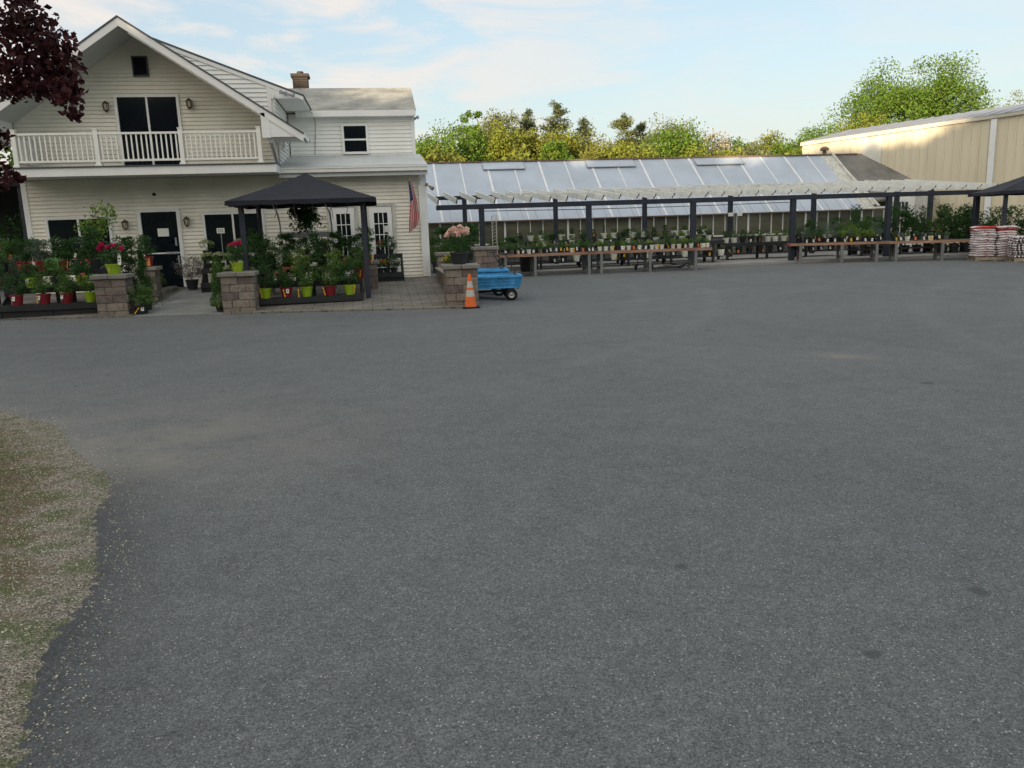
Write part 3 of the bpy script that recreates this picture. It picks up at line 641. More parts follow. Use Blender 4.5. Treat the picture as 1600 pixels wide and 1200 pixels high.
flood((-2.2, 23.24, 5.32), (.22, -.1, -.08), (-.12, -.12, .0)); flood((1.34, 26.0, 4.98), (.10, -.1, .02), None, 'galv'); flood((1.42, 22.95, 2.83), (.16, -.12, -.12), None, 'pallet')
b = MB(); b.tube([(-1.72, 25.0, 5.1), (-1.70, 25.95, 5.1), (-1.66, 25.95, 4.9), (-1.74, 25.96, 3.95)], .008, 5); b.build('cable', 'black_plastic', house)
b = MB(); b.lathe([(.0, 0), (.045, 0), (.045, .04), (0, .04)], 10, T=Matrix.Translation((-5.77, 22.99, 2.76)) @ Matrix.Rotation(R(90), 4, 'X')); b.build('doorbell_camera', 'black_plastic', house)
# chimney
b = MB(); cz = 5.4
while cz < 6.60:
    b.box(-2.42, -1.94, 28.15, 28.63, cz, cz + .062); cz += .07
b.box(-2.40, -1.96, 28.17, 28.61, 5.4, 6.6, 1); b.box(-2.47, -1.89, 28.10, 28.68, 6.60, 6.70, 1); b.lathe([(.11, 6.7), (.11, 6.80), (.08, 6.80), (.08, 6.7)], 10, (-2.18, 28.39, 0), 2)
b.build('chimney', ['brick', 'brick', 'brick'], wroof, bevel=.006)
# ------------------------------------------------------------------ greenhouse
gh = empty('greenhouse', (12, 33, 0), 'long low greenhouse with a translucent film roof and dark glazed front wall', 'greenhouse')
GE, GS = 1.95, .70
gr = lambda y: GE + (y - 33) * GS
def gtop(x): return 36.56 + .05 * (x - 2.3) / 19
b = MB()
b.prism([(32.86, gr(32.86)), (36.56, gr(36.56)), (36.56, gr(36.56) - .03), (32.86, gr(32.86) - .03)], 'x', 1.6, 21.45)
b.prism([(36.56, gr(36.56)), (40.2, gr(32.9)), (40.2, gr(32.9) - .03), (36.56, gr(36.56) - .03)], 'x', 1.6, 24)
groof = b.build('roof', 'poly', gh)
b = MB(); x = 2.6; k = 0
while x < 21.4:
    b.bar((x, 32.84, gr(32.84) + .012), (x, 36.54, gr(36.54) + .012), .05 if k % 2 else .09, .018); x += 1.18; k += 1
b.build('glazing_bar', 'poly_bar', groof)
b = MB(); x = 2.95
while x < 21.4: b.bar((x, 32.84, gr(32.84) + .006), (x, 34.3, gr(34.3) + .006), .014, .008); x += .59
b.build('batten', 'galv', groof)
b = MB(); b.bar((1.6, 36.56, gr(36.56) + .02), (22.9, 36.56, gr(36.56) + .02), .16, .06); b.bar((1.6, 32.84, gr(32.84) - .015), (22.3, 32.84, gr(32.84) - .015), .03, .05); b.build('ridge_cap', 'rust', groof)
for x0, x1 in ((4.75, 6.6), (9.45, 11.7), (14.6, 16.9)):
    b = MB(); y0, y1 = 35.95, 36.52; lift = .07
    b.prism([(y0, gr(y0) + .02 + lift), (y1, gr(y1) + .02), (y1, gr(y1) - .005), (y0, gr(y0) + lift - .01)], 'x', x0, x1)
    v = b.build('roof_vent', 'poly', groof)
    f = MB(); f.bar((x0, y0 - .01, gr(y0) + lift), (x1, y0 - .01, gr(y0) + lift), .03, .035)
    for xx in (x0, x1): f.bar((xx, y0, gr(y0) + lift), (xx, y1, gr(y1) + .01), .03, .035)
    f.build('vent_frame', 'galv', groof)
b = MB(); b.prism([(32.86, gr(32.86) + .004), (36.56, gr(36.56) + .004), (36.56, gr(36.56) - .05), (32.86, gr(32.86) - .05)], 'x', 21.0, 21.6)
b.build('roof_edge_panel', 'dirty_white', groof)
b = MB(); b.prism([(33.4, gr(33.4) + .01), (36.6, gr(36.6) + .01), (36.6, gr(36.6) - .08), (33.4, gr(33.4) - .08)], 'x', 21.6, 24.9); b.build('roof', 'shingle_flat', gh)
b = MB(); b.bar((21.62, 33.0, gr(33) + .05), (21.62, 36.6, gr(36.6) + .05), .10, .10); b.bar((21.85, 33.0, gr(33) + .02), (21.62, 36.0, gr(36.) + .03), .14, .04); b.build('flashing', 'dirty_white', groof)
b = MB(); b.lathe([(.09, 0), (.09, .33), (.2, .33), (.2, .42), (.1, .50), (0, .52)], 12, (21.42, 36.9, 4.35)); b.build('roof_ventilator', 'rust', groof, smooth=False)
# front wall: knee wall, frame, panes
b = MB(); b.box(1.6, 22.25, 33.0, 33.12, .0, .92); b.build('knee_wall', 'knee', gh)
b = MB(); b.box(1.6, 22.25, 33.04, 33.10, .92, 1.93); gp_ = b.build('pane', 'gh_glass', gh)
b = MB(); x = 2.5; k = 0
while x < 22.2:
    wd = .075 if k % 5 == 0 else .032; b.box(x - wd / 2, x + wd / 2, 32.985, 33.05, .90, 1.90); x += .53; k += 1
b.box(1.6, 22.25, 32.98, 33.06, 1.86, 1.94); b.box(1.6, 22.25, 32.96, 33.06, .88, .94)
b.build('window_frame', 'trim', gh)
# end wall with door
b = MB(); b.box(22.25, 22.62, 33.0, 33.1, 0, 2.6); b.box(23.40, 23.62, 33.0, 33.1, 0, 2.6); b.box(22.62, 23.40, 33.0, 33.1, 2.24, 2.6); b.build('wall', 'trim', gh)
b = MB(); b.box(23.62, 24.15, 32.9, 33.2, 0, 2.6); b.build('wall', 'dirty_white', gh)
b = MB(); b.box(22.62, 22.76, 32.97, 33.08, 0, 2.24); b.box(23.26, 23.40, 32.97, 33.08, 0, 2.24); b.box(22.76, 23.26, 32.972, 33.08, 2.10, 2.24); b.box(22.76, 23.26, 32.972, 33.08, 0, .35)
for i in (1, 2): b.box(22.76 + i / 6 - .012, 22.76 + i / 6 + .012, 32.98, 33.06, .35, 2.1)
for i in range(1, 5): b.box(22.76, 23.26, 32.983, 33.06, .35 + i * .35 - .012, .35 + i * .35 + .012)
dd = b.build('door', 'trim', gh); b = MB(); b.box(22.76, 23.26, 33.01, 33.04, .35, 2.1); b.build('pane', 'glass', dd)
# ------------------------------------------------------------------ warehouse
A0 = Vector((20.6, 40.13, 0)); WD = Vector((.591, -.806, 0)).normalized(); WN = Vector((-.806, -.591, 0)).normalized()
wh = empty('warehouse', (26.5, 32.1, 0), 'tan ribbed metal warehouse with a pale eave, rising behind the right end of the pergola', 'warehouse')
def wp(s, n_, z): q = A0 + WD * s + WN * n_; return (q.x, q.y, z)
def ez(s): return 5.10 + .045 * s
S1 = 22.0; ribs = MB(); s = 1.35; first = True
def profile():
    pts = [(1.4, 0)]; s = 1.4
    while s < S1:
        pts += [(s + .27, 0), (s + .285, .032), (s + .335, .032), (s + .35, 0)]; s += .35
    return pts
pr = profile()
for (s0, n0), (s1, n1) in zip(pr[:-1], pr[1:]): ribs.face([wp(s0, n0, 0), wp(s1, n1, 0), wp(s1, n1, ez(s1) - .02), wp(s0, n0, ez(s0) - .02)])
ribs.face([wp(1.4, 0, 0), wp(1.4, -12, 0), wp(1.4, -12, 5), wp(1.4, 0, 5.1)])
ribs.face([wp(S1, 0, 0), wp(S1, -12, 0), wp(S1, -12, 5), wp(S1, 0, 5.1)]); ribs.face([wp(1.4, -12, 0), wp(S1, -12, 0), wp(S1, -12, 5), wp(1.4, -12, 5)])
ribs.build('wall', 'metal_tan', wh)
def seg(mb, s0, s1, n0, n1, z0a, z1a, z0b, z1b):
    c = [[wp(s, n_, z) for n_ in (n0, n1) for z in zz] for s, zz in ((s0, (z0a, z1a)), (s1, (z0b, z1b)))]
    A, B = c; mb.face([A[0], A[1], A[3], A[2]]); mb.face([B[0], B[2], B[3], B[1]]); mb.face([A[0], B[0], B[1], A[1]]); mb.face([A[2], A[3], B[3], B[2]]); mb.face([A[1], B[1], B[3], A[3]]); mb.face([A[0], A[2], B[2], B[0]])
b = MB(); seg(b, 1.35, S1 + .1, .02, .14, ez(1.35) - .07, ez(1.35) + .10, ez(S1) - .07, ez(S1) + .10); b.build('eave_trim', 'eave_tan', wh)
b = MB(); seg(b, 9.85, 10.08, .0, .12, 0, ez(9.85) - .1, 0, ez(10.08) - .1); b.build('downspout', 'poly_bar', wh)
b = MB(); seg(b, 4.4, 5.3, .004, .038, 3.6, ez(4.4) - .13, 3.6, ez(5.3) - .13); b.build('translucent_panel', 'clear_panel', wh)
b = MB()
def rp(s, n_, dz=0): return wp(s, n_, ez(s) + .11 + (-n_) * .16 + dz)
b.face([rp(1.3, .16), rp(S1 + .1, .16), rp(S1 + .1, -6), rp(1.3, -6)]); b.face([rp(1.3, -6), rp(S1 + .1, -6), wp(S1 + .1, -12.1, ez(S1)), wp(1.3, -12.1, ez(1.3))])
s = 1.4
while s < S1: b.bar(rp(s, .15, .015), rp(s, -6, .015), .05, .04); s += .6
b.build('roof', 'metal_roof', wh)
# ------------------------------------------------------------------ pergola
pg = empty('pergola', (12, 27, 0), 'long plant pergola with dark posts and white sloping rafters in front of the greenhouse', 'pergola')
FX = [3.44, 7.11, 10.84, 14.56, 18.27, 21.81]; BX = [3.36, 6.95, 10.6, 14.24, 17.9, 21.67]
for x in FX: b = MB(); b.box(x - .085, x + .085, 26.92, 27.08, .08, 2.32); b.build('post', 'navy_post', pg)
for x in BX + [23.25]: b = MB(); b.box(x - .08, x + .08, 31.42, 31.58, .08, 2.74); b.build('post', 'navy_post', pg)
b = MB(); b.box(1.95, 22.3, 26.90, 26.95, 2.22, 2.37); b.build('beam', 'navy_post', pg); b = MB(); b.box(1.95, 22.3, 27.05, 27.1, 2.21, 2.36); b.build('beam', 'navy_post', pg)
b = MB(); b.box(2.2, 23.5, 31.44, 31.5, 2.68, 2.82); b.build('beam', 'navy_post', pg)
b = MB(); x = 2.0; k = 0
RAF = []
while x < 22.35:
    j = rnd.uniform(-.012, .012); dx = rnd.uniform(-.03, .03)
    rb = MB(); y0, y1 = 26.6, 31.9
    zf = lambda y: 2.40 + (y - 27) * .088 + j
    # board with an S-cut tail at its lower end
    poly = [(y0 + .10, zf(y0) + .19), (y1, zf(y1) + .19), (y1, zf(y1)), (y0 + .30, zf(y0 + .3)), (y0 + .22, zf(y0) + .03), (y0 + .17, zf(y0) + .08), (y0 + .06, zf(y0) + .10), (y0, zf(y0) + .15), (y0, zf(y0) + .19)]
    A = [(x, p[0], p[1]) for p in poly]; rb.prism(poly, 'x', x + dx, x + dx + .04)
    for q in range(3, 8): rb.mi[2 + q] = 1
    rb.build('rafter', ['rafter', 'rust'], pg); x += .613; k += 1
b = MB()
for i in range(7):   # loose battens lying across the rafters
    xa = rnd.uniform(3, 17); yb = rnd.uniform(27.3, 30.8); b.bar((xa, yb, 2.62 + (yb - 27) * .088), (xa + rnd.uniform(2, 4), yb + rnd.uniform(-.3, .3), 2.62 + (yb - 27) * .088), .09, .02)
b.build('batten', 'rafter', pg)
b = MB(); b.tube([(3.5, 27.0, 2.14), (7.1, 27, 2.10), (10.8, 27, 2.1), (14.5, 27, 2.13)], .012, 5); b.build('cable', 'black_plastic', pg)
# ------------------------------------------------------------------ canopies
def canopy(name, label, c, hx, hy, ez_, az, posts, zb, cords=True):
    t = empty(name, (c[0], c[1], zb), label, 'canopy')
    b = MB(); n = 12
    def z_at(u, v):
        m_ = max(abs(u), abs(v)); return az - (az - ez_) * (m_ ** .88) + (-.045 * math.sin(math.pi * m_) * (1 - min(abs(u), abs(v)) / max(m_, 1e-6)))
    g = [[(c[0] + hx * (2 * i / n - 1), c[1] + hy * (2 * j / n - 1), z_at(2 * i / n - 1, 2 * j / n - 1)) for i in range(n + 1)] for j in range(n + 1)]
    for j in range(n):
        for i in range(n):
            q = [g[j][i], g[j][i + 1], g[j + 1][i + 1], g[j + 1][i]]
            if (i < n // 2) == (j < n // 2): b.face([q[0], q[1], q[2]]); b.face([q[0], q[2], q[3]])
            else: b.face([q[0], q[1], q[3]]); b.face([q[1], q[2], q[3]])
    rim = [g[0][i] for i in range(n + 1)] + [g[j][n] for j in range(1, n + 1)] + [g[n][i] for i in range(n - 1, -1, -1)] + [g[j][0] for j in range(n - 1, -1, -1)]
    for k in range(len(rim) - 1):
        p, q = rim[k], rim[k + 1]; d0 = .10 + .012 * math.sin(k * 2.1); d1 = .10 + .012 * math.sin((k + 1) * 2.1)
        ox = lambda p: (c[0] + (p[0] - c[0]) * 1.006, c[1] + (p[1] - c[1]) * 1.006)
        b.face([p, q, (*ox(q), q[2] - d1), (*ox(p), p[2] - d0)])
    o = b.build('canopy', 'canopy', t); sm = o.modifiers.new('solid', 'SOLIDIFY'); sm.thickness = .006
    for x, y in posts: b = MB(); b.box(x - .055, x + .055, y - .055, y + .055, zb, ez_ + .02); b.build('post', 'navy_post', t)
    b = MB()
    for (xa, ya), (xb, yb) in zip(posts, posts[1:] + posts[:1]): b.bar((xa, ya, ez_ - .03), (xb, yb, ez_ - .03), .04, .05)
    for x, y in posts: b.bar((x, y, ez_ - .02), (c[0], c[1], az - .06), .03, .03)
    b.build('frame', 'navy_post', t)
    if cords:
        for k in range(8):
            x = c[0] - hx + .3 + k * .38; b = MB(); z0 = ez_ - .1; b.tube([(x, c[1] - hy + .03, z0), (x + rnd.uniform(-.05, .05), c[1] - hy + .04, z0 - rnd.uniform(.1, .2)), (x + rnd.uniform(-.06, .06), c[1] - hy + .04, z0 - rnd.uniform(.2, .38))], .007, 4); b.build('cord', 'bronze', t)
    return t
canopy('patio_canopy', 'black hipped fabric canopy on dark posts in front of the house', (-1.6, 20.0), 1.60, 1.60, 2.36, 3.02, [(-2.93, 18.7), (-.3, 18.7), (-.3, 21.4), (-2.93, 21.4)], .1)
cx_, cy_ = 21.95, 24.45
cx_ += .35; cy_ -= .05
rc = canopy('patio_canopy', 'black fabric canopy cut by the right edge of the photo, beside the stacked bags', (cx_, cy_), 1.9, 1.9, 2.22, 3.0, [(cx_ - 1.65, cy_ - 1.65), (cx_ + 1.65, cy_ - 1.65), (cx_ + 1.65, cy_ + 1.65), (cx_ - 1.65, cy_ + 1.65)], .0, False); rc.rotation_euler.z = R(-25)
# ------------------------------------------------------------------ trees
def blob_pts(rng, n, c, rx, ry, rz, clumps=40, sig=.2, low=-.75, box=1.):
    u = rng.normal(size=(clumps * 3, 3)); u /= np.linalg.norm(u, axis=1)[:, None]; u = u[u[:, 2] > low][:clumps]; K = len(u)
    rr = rng.uniform(.45, .95, K)[:, None]; cc = np.sign(u) * np.abs(u) ** box * rr
    wgt = rng.uniform(.5, 1.5, K); k = rng.choice(K, n, p=wgt / wgt.sum()); s = sig * rng.uniform(.7, 1.35, K)
    d = rng.normal(size=(n, 3)); d /= np.linalg.norm(d, axis=1)[:, None]; d *= (rng.uniform(0, 1, n) ** .5)[:, None] * 1.6
    d[:, 2] *= .75
    e = min(rx, rz * 1.05)
    return cc[k] * np.array([rx, ry, rz]) + d * s[k][:, None] * e + np.array(c)
def conifer_pts(rng, n, c, r, h, base=.1, irr=.3):
    out_ = []; dirs = []; K = 150
    for i in range(K):
        t = rng.uniform(0, 1) ** 1.1; z = h * (base + (1 - base) * t); R_ = r * ((1 - t) ** .62) * (1 + .25 * math.sin(t * 23 + c[0])) + .25
        a = rng.uniform(0, 6.28); Rr = R_ * rng.uniform(.5, 1.15); m = max(8, int(n / K * (Rr / r + .3) * 1.5)); q = rng.uniform(.05, 1, m) ** .6
        x = np.cos(a) * Rr * q; y = np.sin(a) * Rr * q; zz = z - .05 * Rr * q + .25 * Rr * q ** 2 + rng.normal(size=m) * .14
        sp = .13 * Rr + .10; out_.append(np.stack([x + rng.normal(size=m) * sp, y + rng.normal(size=m) * sp, zz], -1)); dirs.append(np.tile([np.cos(a), np.sin(a), .35], (m, 1)))
    zt = rng.uniform(h * .9, h, 60); out_.append(np.stack([rng.normal(size=60) * .1, rng.normal(size=60) * .1, zt], -1)); dirs.append(np.tile([0, 0, 1.], (60, 1)))
    return np.concatenate(out_) + np.array(c), np.concatenate(dirs)
def trunk(parent, base, top, r, limbs, rng, mat_='bark'):
    b = MB(); base = Vector(base); top = Vector(top)
    pts = [base.lerp(top, t) + Vector((rng.normal() * .05, rng.normal() * .05, 0)) * (top - base).length * .25 * (0 < t < 1) for t in (0, .3, .6, .85, 1)]
    b.tube(pts, r, 8, r2=r * .3)
    for e, t in limbs:
        s_ = base.lerp(top, t); e = Vector(e); mid = s_.lerp(e, .5) + Vector((0, 0, (e - s_).length * .10)); b.tube([s_, mid, e], r * .42, 6, r2=r * .07)
    return b.build('trunk', mat_, parent)
def tree(label, px, py, wpx, Y, kind, shape='round', n=2600, hfrac=.92, seed=0, leaf=.30, group='trees beyond the greenhouse', cl=44, sig=.2, name='broadleaf_tree'):
    r_ = np.random.default_rng(seed + 11); top = P(px, py, Y); H = top[2]; rad = wpx / 2 / F * (Y * 1.12)
    t = empty(name, (top[0], Y, 0), label, 'tree', group); t.location = (float(top[0]), float(Y), -.05)
    if shape == 'round':
        cz_ = H * (1 - hfrac / 2); pts = blob_pts(r_, n, (0, 0, cz_), rad * 1.12, rad * 1.12, H * hfrac / 2, cl, sig, box=.72); V = leaf_quads(pts, leaf, leaf * .75, r_)
        limbs = [((rad * .6 * math.cos(a), rad * .6 * math.sin(a), cz_ + H * hfrac * .18 * (k % 3 - .3)), .35 + .08 * k) for k, a in enumerate([.3, 1.6, 2.8, 3.9, 5.1, 5.9])]
    else:
        pts, dr_ = conifer_pts(r_, n, (0, 0, 0), rad * 1.3, H, .12); V = leaf_quads(pts, leaf * 1.25, leaf * .42, r_, dirs=dr_); limbs = []
    quadmesh('crown', V, 'crown', ['tree_' + kind], t)
    trunk(t, Vector(t.location), Vector(t.location) + Vector((0, 0, H * .8)), .10 + H * .012, [(Vector(e) + Vector(t.location), tt) for e, tt in limbs], r_)
    return t
TREES = [
 (672, 205, 70, 62, 'bright', 'round', 'dense bright green tree directly right of the house gable'),
 (708, 192, 88, 66, 'bright', 'round', 'broad bright green tree with a domed top, second from the house'),
 (735, 158, 30, 70, 'bright', 'round', 'slender light green treetop sticking out above the domed tree'),
 (690, 232, 64, 58, 'gold', 'round', 'low golden tree just above the left end of the greenhouse roof'),
 (752, 193, 66, 64, 'bright', 'round', 'full green tree below the slender treetop'),
 (783, 168, 58, 76, 'olive', 'round', 'olive green tree with a ragged top, left of the two dark conifers'),
 (790, 186, 74, 64, 'yellow', 'round', 'tall yellow green tree in front of the ragged olive tree'),
 (824, 171, 44, 80, 'pine', 'con', 'small conifer between the ragged olive tree and the tallest conifer'),
 (868, 160, 62, 80, 'pine', 'con', 'tallest dark conifer rising above the yellow trees'),
 (838, 196, 60, 66, 'gold', 'round', 'golden tree in front of the small conifer'),
 (872, 197, 62, 64, 'yellow', 'round', 'yellow green tree in front of the tallest conifer'),
 (868, 214, 40, 60, 'bright', 'round', 'narrow green tree among golden ones below the tallest conifer'),
 (912, 187, 46, 82, 'pine', 'con', 'lone small conifer right of the tallest conifer'),
 (915, 210, 80, 64, 'orange', 'round', 'wide orange gold tree below the lone small conifer'),
 (946, 220, 66, 60, 'gold', 'round', 'golden tree right of the wide orange gold one'),
 (975, 181, 64, 80, 'olive', 'con', 'grey olive conifer over the middle of the greenhouse'),
 (1003, 194, 50, 84, 'pine', 'con', 'thin grey conifer right of the grey olive one'),
 (1038, 181, 66, 78, 'olive', 'round', 'olive tree behind the round bright green tree'),
 (995, 226, 86, 58, 'yellow', 'round', 'low yellow green tree in front of the grey conifers'),
 (1056, 189, 76, 62, 'bright', 'round', 'round bright green tree standing left of the blossoming tree'),
 (1112, 202, 56, 68, 'pale', 'round', 'pale blossoming tree with thin airy branches'),
 (1146, 212, 50, 70, 'bright', 'round', 'small green tree right of the blossoming tree'),
 (1100, 230, 90, 58, 'yellow', 'round', 'low yellow green tree under the blossoming tree'),
 (1172, 224, 70, 62, 'olive', 'round', 'low olive tree between two green ones'),
 (1202, 205, 56, 72, 'gold', 'round', 'gold tinged tree left of the spiky green tree'),
 (1243, 203, 62, 66, 'bright', 'round', 'spiky bright green tree left of the warehouse corner'),
 (1302, 187, 78, 74, 'bright', 'round', 'dome shaped green tree above the far warehouse corner'),
 (1352, 176, 82, 72, 'yellow', 'round', 'lower yellow green tree on the left flank of the largest tree'),
 (1545, 160, 120, 84, 'yellow', 'round', 'broad yellow green treetop above the warehouse roof'),
 (1600, 128, 48, 84, 'olive', 'round', 'olive treetop cut by the right edge of the photo'),
 (1500, 170, 80, 88, 'yellow', 'round', 'low green treetop between the largest tree and the broad one'),
]
for i, (px, py, wpx, Y, kd, shp, lab) in enumerate(TREES):
    small = wpx < 50; pale = kd == 'pale'
    tree(lab, px, py, wpx, Y, kd, 'round' if shp == 'round' else 'con', n=(7000 if small else 14000) if not pale else 7000, seed=i * 7, leaf=.195 if shp == 'round' else .24,
         sig=.20 if pale else .26, cl=90 if small else 170, name='conifer' if shp != 'round' else 'broadleaf_tree')
tree('largest tree, loose light green crown towering over the warehouse roof', 1422, 95, 168, 82, 'bright', n=46000, seed=901, leaf=.24, cl=200, sig=.165, hfrac=.80)
tree('green tree seen past the left corner of the house', 2, 222, 60, 45, 'bright', n=2200, seed=77, leaf=.25, group='trees beyond the house')
# low undergrowth beyond the greenhouse, one mass
r_ = np.random.default_rng(50); n = 15000; x_ = r_.uniform(-6, 60, n); y_ = 57 + x_ * .12 + r_.uniform(-2.5, 2.5, n); z_ = r_.uniform(0, 1, n) * (5.6 + .9 * np.sin(x_ * .8) + .6 * np.sin(x_ * 1.9 + 1))
o = quadmesh('undergrowth', leaf_quads(np.stack([x_, y_, z_], -1), .55, .4, r_), 'undergrowth', ['tree_yellow']); tag(o, 'tangled yellow green undergrowth below the trees behind the greenhouse', 'undergrowth', kind='stuff')
# copper maple on the left: crown reaching into the frame
mt = empty('maple_tree', (-7.6, 12.2, 0), 'dark red leaved maple reaching in from the left edge of the photo', 'tree')
r_ = np.random.default_rng(5)
cl = [(20, 50, .50), (50, 35, .30), (78, 62, .28), (100, 78, .22), (60, 75, .45), (30, 85, .50), (90, 100, .30), (112, 115, .20), (100, 135, .20), (75, 115, .36), (55, 130, .30), (30, 120, .38), (118, 138, .13),
      (88, 140, .22), (105, 155, .18), (113, 172, .13), (100, 150, .14), (8, 110, .36), (5, 145, .18), (20, 140, .18), (118, 182, .09), (40, 30, .24), (5, 35, .30),
      (4, 273, .13), (22, 275, .09), (0, 288, .11), (32, 280, .06), (12, 262, .07), (5, 212, .10), (0, 228, .09), (26, 0, .12), (46, -3, .10)]
CC = []; 
for px, py, s in cl:
    q = P(px, py, 12.0 + r_.uniform(-.4, .4)); m = int(680 * s ** 1.6) + 16; d = r_.normal(size=(m, 3)); d /= np.linalg.norm(d, axis=1)[:, None]; d *= (r_.uniform(0, 1, m) ** .5 + .25 * r_.normal(size=m).clip(-1.5, 2.2))[:, None] * s * 1.0; d[:, 2] *= .8
    CC.append(q + d)
CC.append(blob_pts(r_, 9000, (-8.2, 12.3, 4.8), 2.45, 2.5, 1.7, 90, .15)); CC = np.concatenate(CC)
keep = np.ones(len(CC), bool)
quadmesh('crown', leaf_quads(CC, .10, .07, r_) - np.array([-7.6, 12.2, 0]), 'crown', ['lf_maple'], mt)
tp = lambda px, py: tuple(P(px, py, 12.05))
trunk(mt, (-7.6, 12.2, 0), (-7.9, 12.3, 5.2), .16, [(tp(20, 60), .62), (tp(95, 95), .55), (tp(100, 140), .5), (tp(30, 130), .45), (tp(5, 285), .30), ((-9.5, 12.6, 5), .5), ((-7.8, 10.8, 5), .55), (tp(60, 40), .66)], r_)
# ------------------------------------------------------------------ stone piers and low walls
def masonry(mb, x0, x1, y0, y1, z0, n_course, ch, bl, rg, T=None):
    mb.box(x0 + .02, x1 - .02, y0 + .02, y1 - .02, z0, z0 + n_course * ch, 1, T)
    for c in range(n_course):
        za, zb = z0 + c * ch + .004, z0 + (c + 1) * ch - .004
        for (a0, a1, fixed, ax) in ((x0, x1, y0, 'x'), (x0, x1, y1, 'x'), (y0, y1, x0, 'y'), (y0, y1, x1, 'y')):
            a = a0; off = (c % 2) * .5
            cuts = [a0]; q = a0 + bl * (1 - off * rg.uniform(.8, 1.1))
            while q < a1 - .09: cuts.append(q); q += bl * rg.uniform(.9, 1.1)
            cuts.append(a1)
            for s, e in zip(cuts[:-1], cuts[1:]):
                j = rg.uniform(-.006, .010); dd = .05
                s2 = s + .004 + (0 if s > a0 else (.0 if ax == 'x' else .012)); e2 = e - .004 - (0 if e < a1 else (.0 if ax == 'x' else .012))
                if ax == 'x':
                    if fixed == y0: mb.box(s2, e2, fixed - j, fixed + dd, za, zb, 0, T)
                    else: mb.box(s2, e2, fixed - dd, fixed + j, za, zb, 0, T)
                else:
                    if fixed == x0: mb.box(fixed - j, fixed + dd, s2, e2, za, zb, 0, T)
                    else: mb.box(fixed - dd, fixed + j, s2, e2, za, zb, 0, T)
def pier(label, x, y, zb, h, w=.66, d=.6, rz=0, nc=5):
    t = empty('stone_pier', (x, y, zb), label, 'stone pier', 'piers of concrete block with flat caps')
    rg = random.Random(int((x + 20) * 100)); T = Matrix.Translation((x, y, zb)) @ Matrix.Rotation(rz, 4, 'Z'); ch = (h - .09) / nc
    b = MB(); masonry(b, -w / 2, w / 2, -d / 2, d / 2, -.04, nc, ch + .04 / nc, .34, rg, T); b.build('block_shaft', ['block', 'mortar'], t, bevel=.009)
    b = MB(); b.box(-w / 2 - .055, .0 - .004, -d / 2 - .055, d / 2 + .055, h - .088, h, 0, T); b.box(.004, w / 2 + .055, -d / 2 - .055, d / 2 + .055, h - .09, h - .002, 0, T); b.build('cap', 'cap', t, bevel=.014)
    return t
RZ = R(-13) * 0
pier('block pier at the road edge left of the front walkway, lime pot on its cap', -5.66, 18.45, .0, .90, .62, .58)
pier('block pier at the road edge right of the front walkway', -2.99, 17.95, .0, .87, .66, .60)
pier('block pier behind the orange traffic cone, peony pot on its cap', 1.67, 17.05, .0, .88, .66, .62)
pier('rear block pier beside the house downspout', 1.80, 22.4, .25, .73, .46, .5, nc=4)
pier('block pier behind the blue cart at the left end of the plant benches', 2.93, 22.6, .12, .97, .62, .55)
pier('block pier behind the left walkway pier, orange labelled pot on its cap', -5.45, 20.35, .14, .83, .42, .45)
pier('narrow block pier behind the right end of the front plant stand', -.24, 20.3, .14, .78, .34, .4)
pier('low rear block pier half hidden behind the right walkway pier', -2.78, 20.3, .14, .80, .38, .4)
def low_wall(name, label, x0, x1, y0, y1, z0, nc, ch=.15, T=None):
    t = empty(name, ((x0 + x1) / 2, (y0 + y1) / 2, z0), label, 'low wall'); rg = random.Random(5)
    b = MB(); masonry(b, x0, x1, y0, y1, z0, nc, ch, .36, rg); b.build('block_course', ['block', 'mortar'], t, bevel=.008)
    b = MB(); q = y0
    while q < y1 - .05: e = min(q + .4, y1); b.box(x0 - .03, x1 + .03, q + .003, e - .003, z0 + nc * ch + .001, z0 + nc * ch + .05); q = e
    b.build('cap', 'cap', t, bevel=.01)
low_wall('garden_wall', 'low block wall running back from the peony pier to the rear pier', 1.50, 1.80, 17.42, 22.10, 0, 4, .135)
# raised planting bed beside the walkway
bed = empty('planting_bed', (-5.6, 21.3, .1), 'raised bed edged with grey blocks left of the front walkway', 'planting bed')
b = MB(); rg = random.Random(3); masonry(b, -5.62, -5.36, 20.62, 22.6, .05, 3, .105, .36, rg); b.build('block_edging', ['cap', 'mortar'], bed, bevel=.008)
b = MB(); b.box(-6.4, -5.63, 20.7, 22.6, .05, .34); b.build('soil', 'soil', bed)
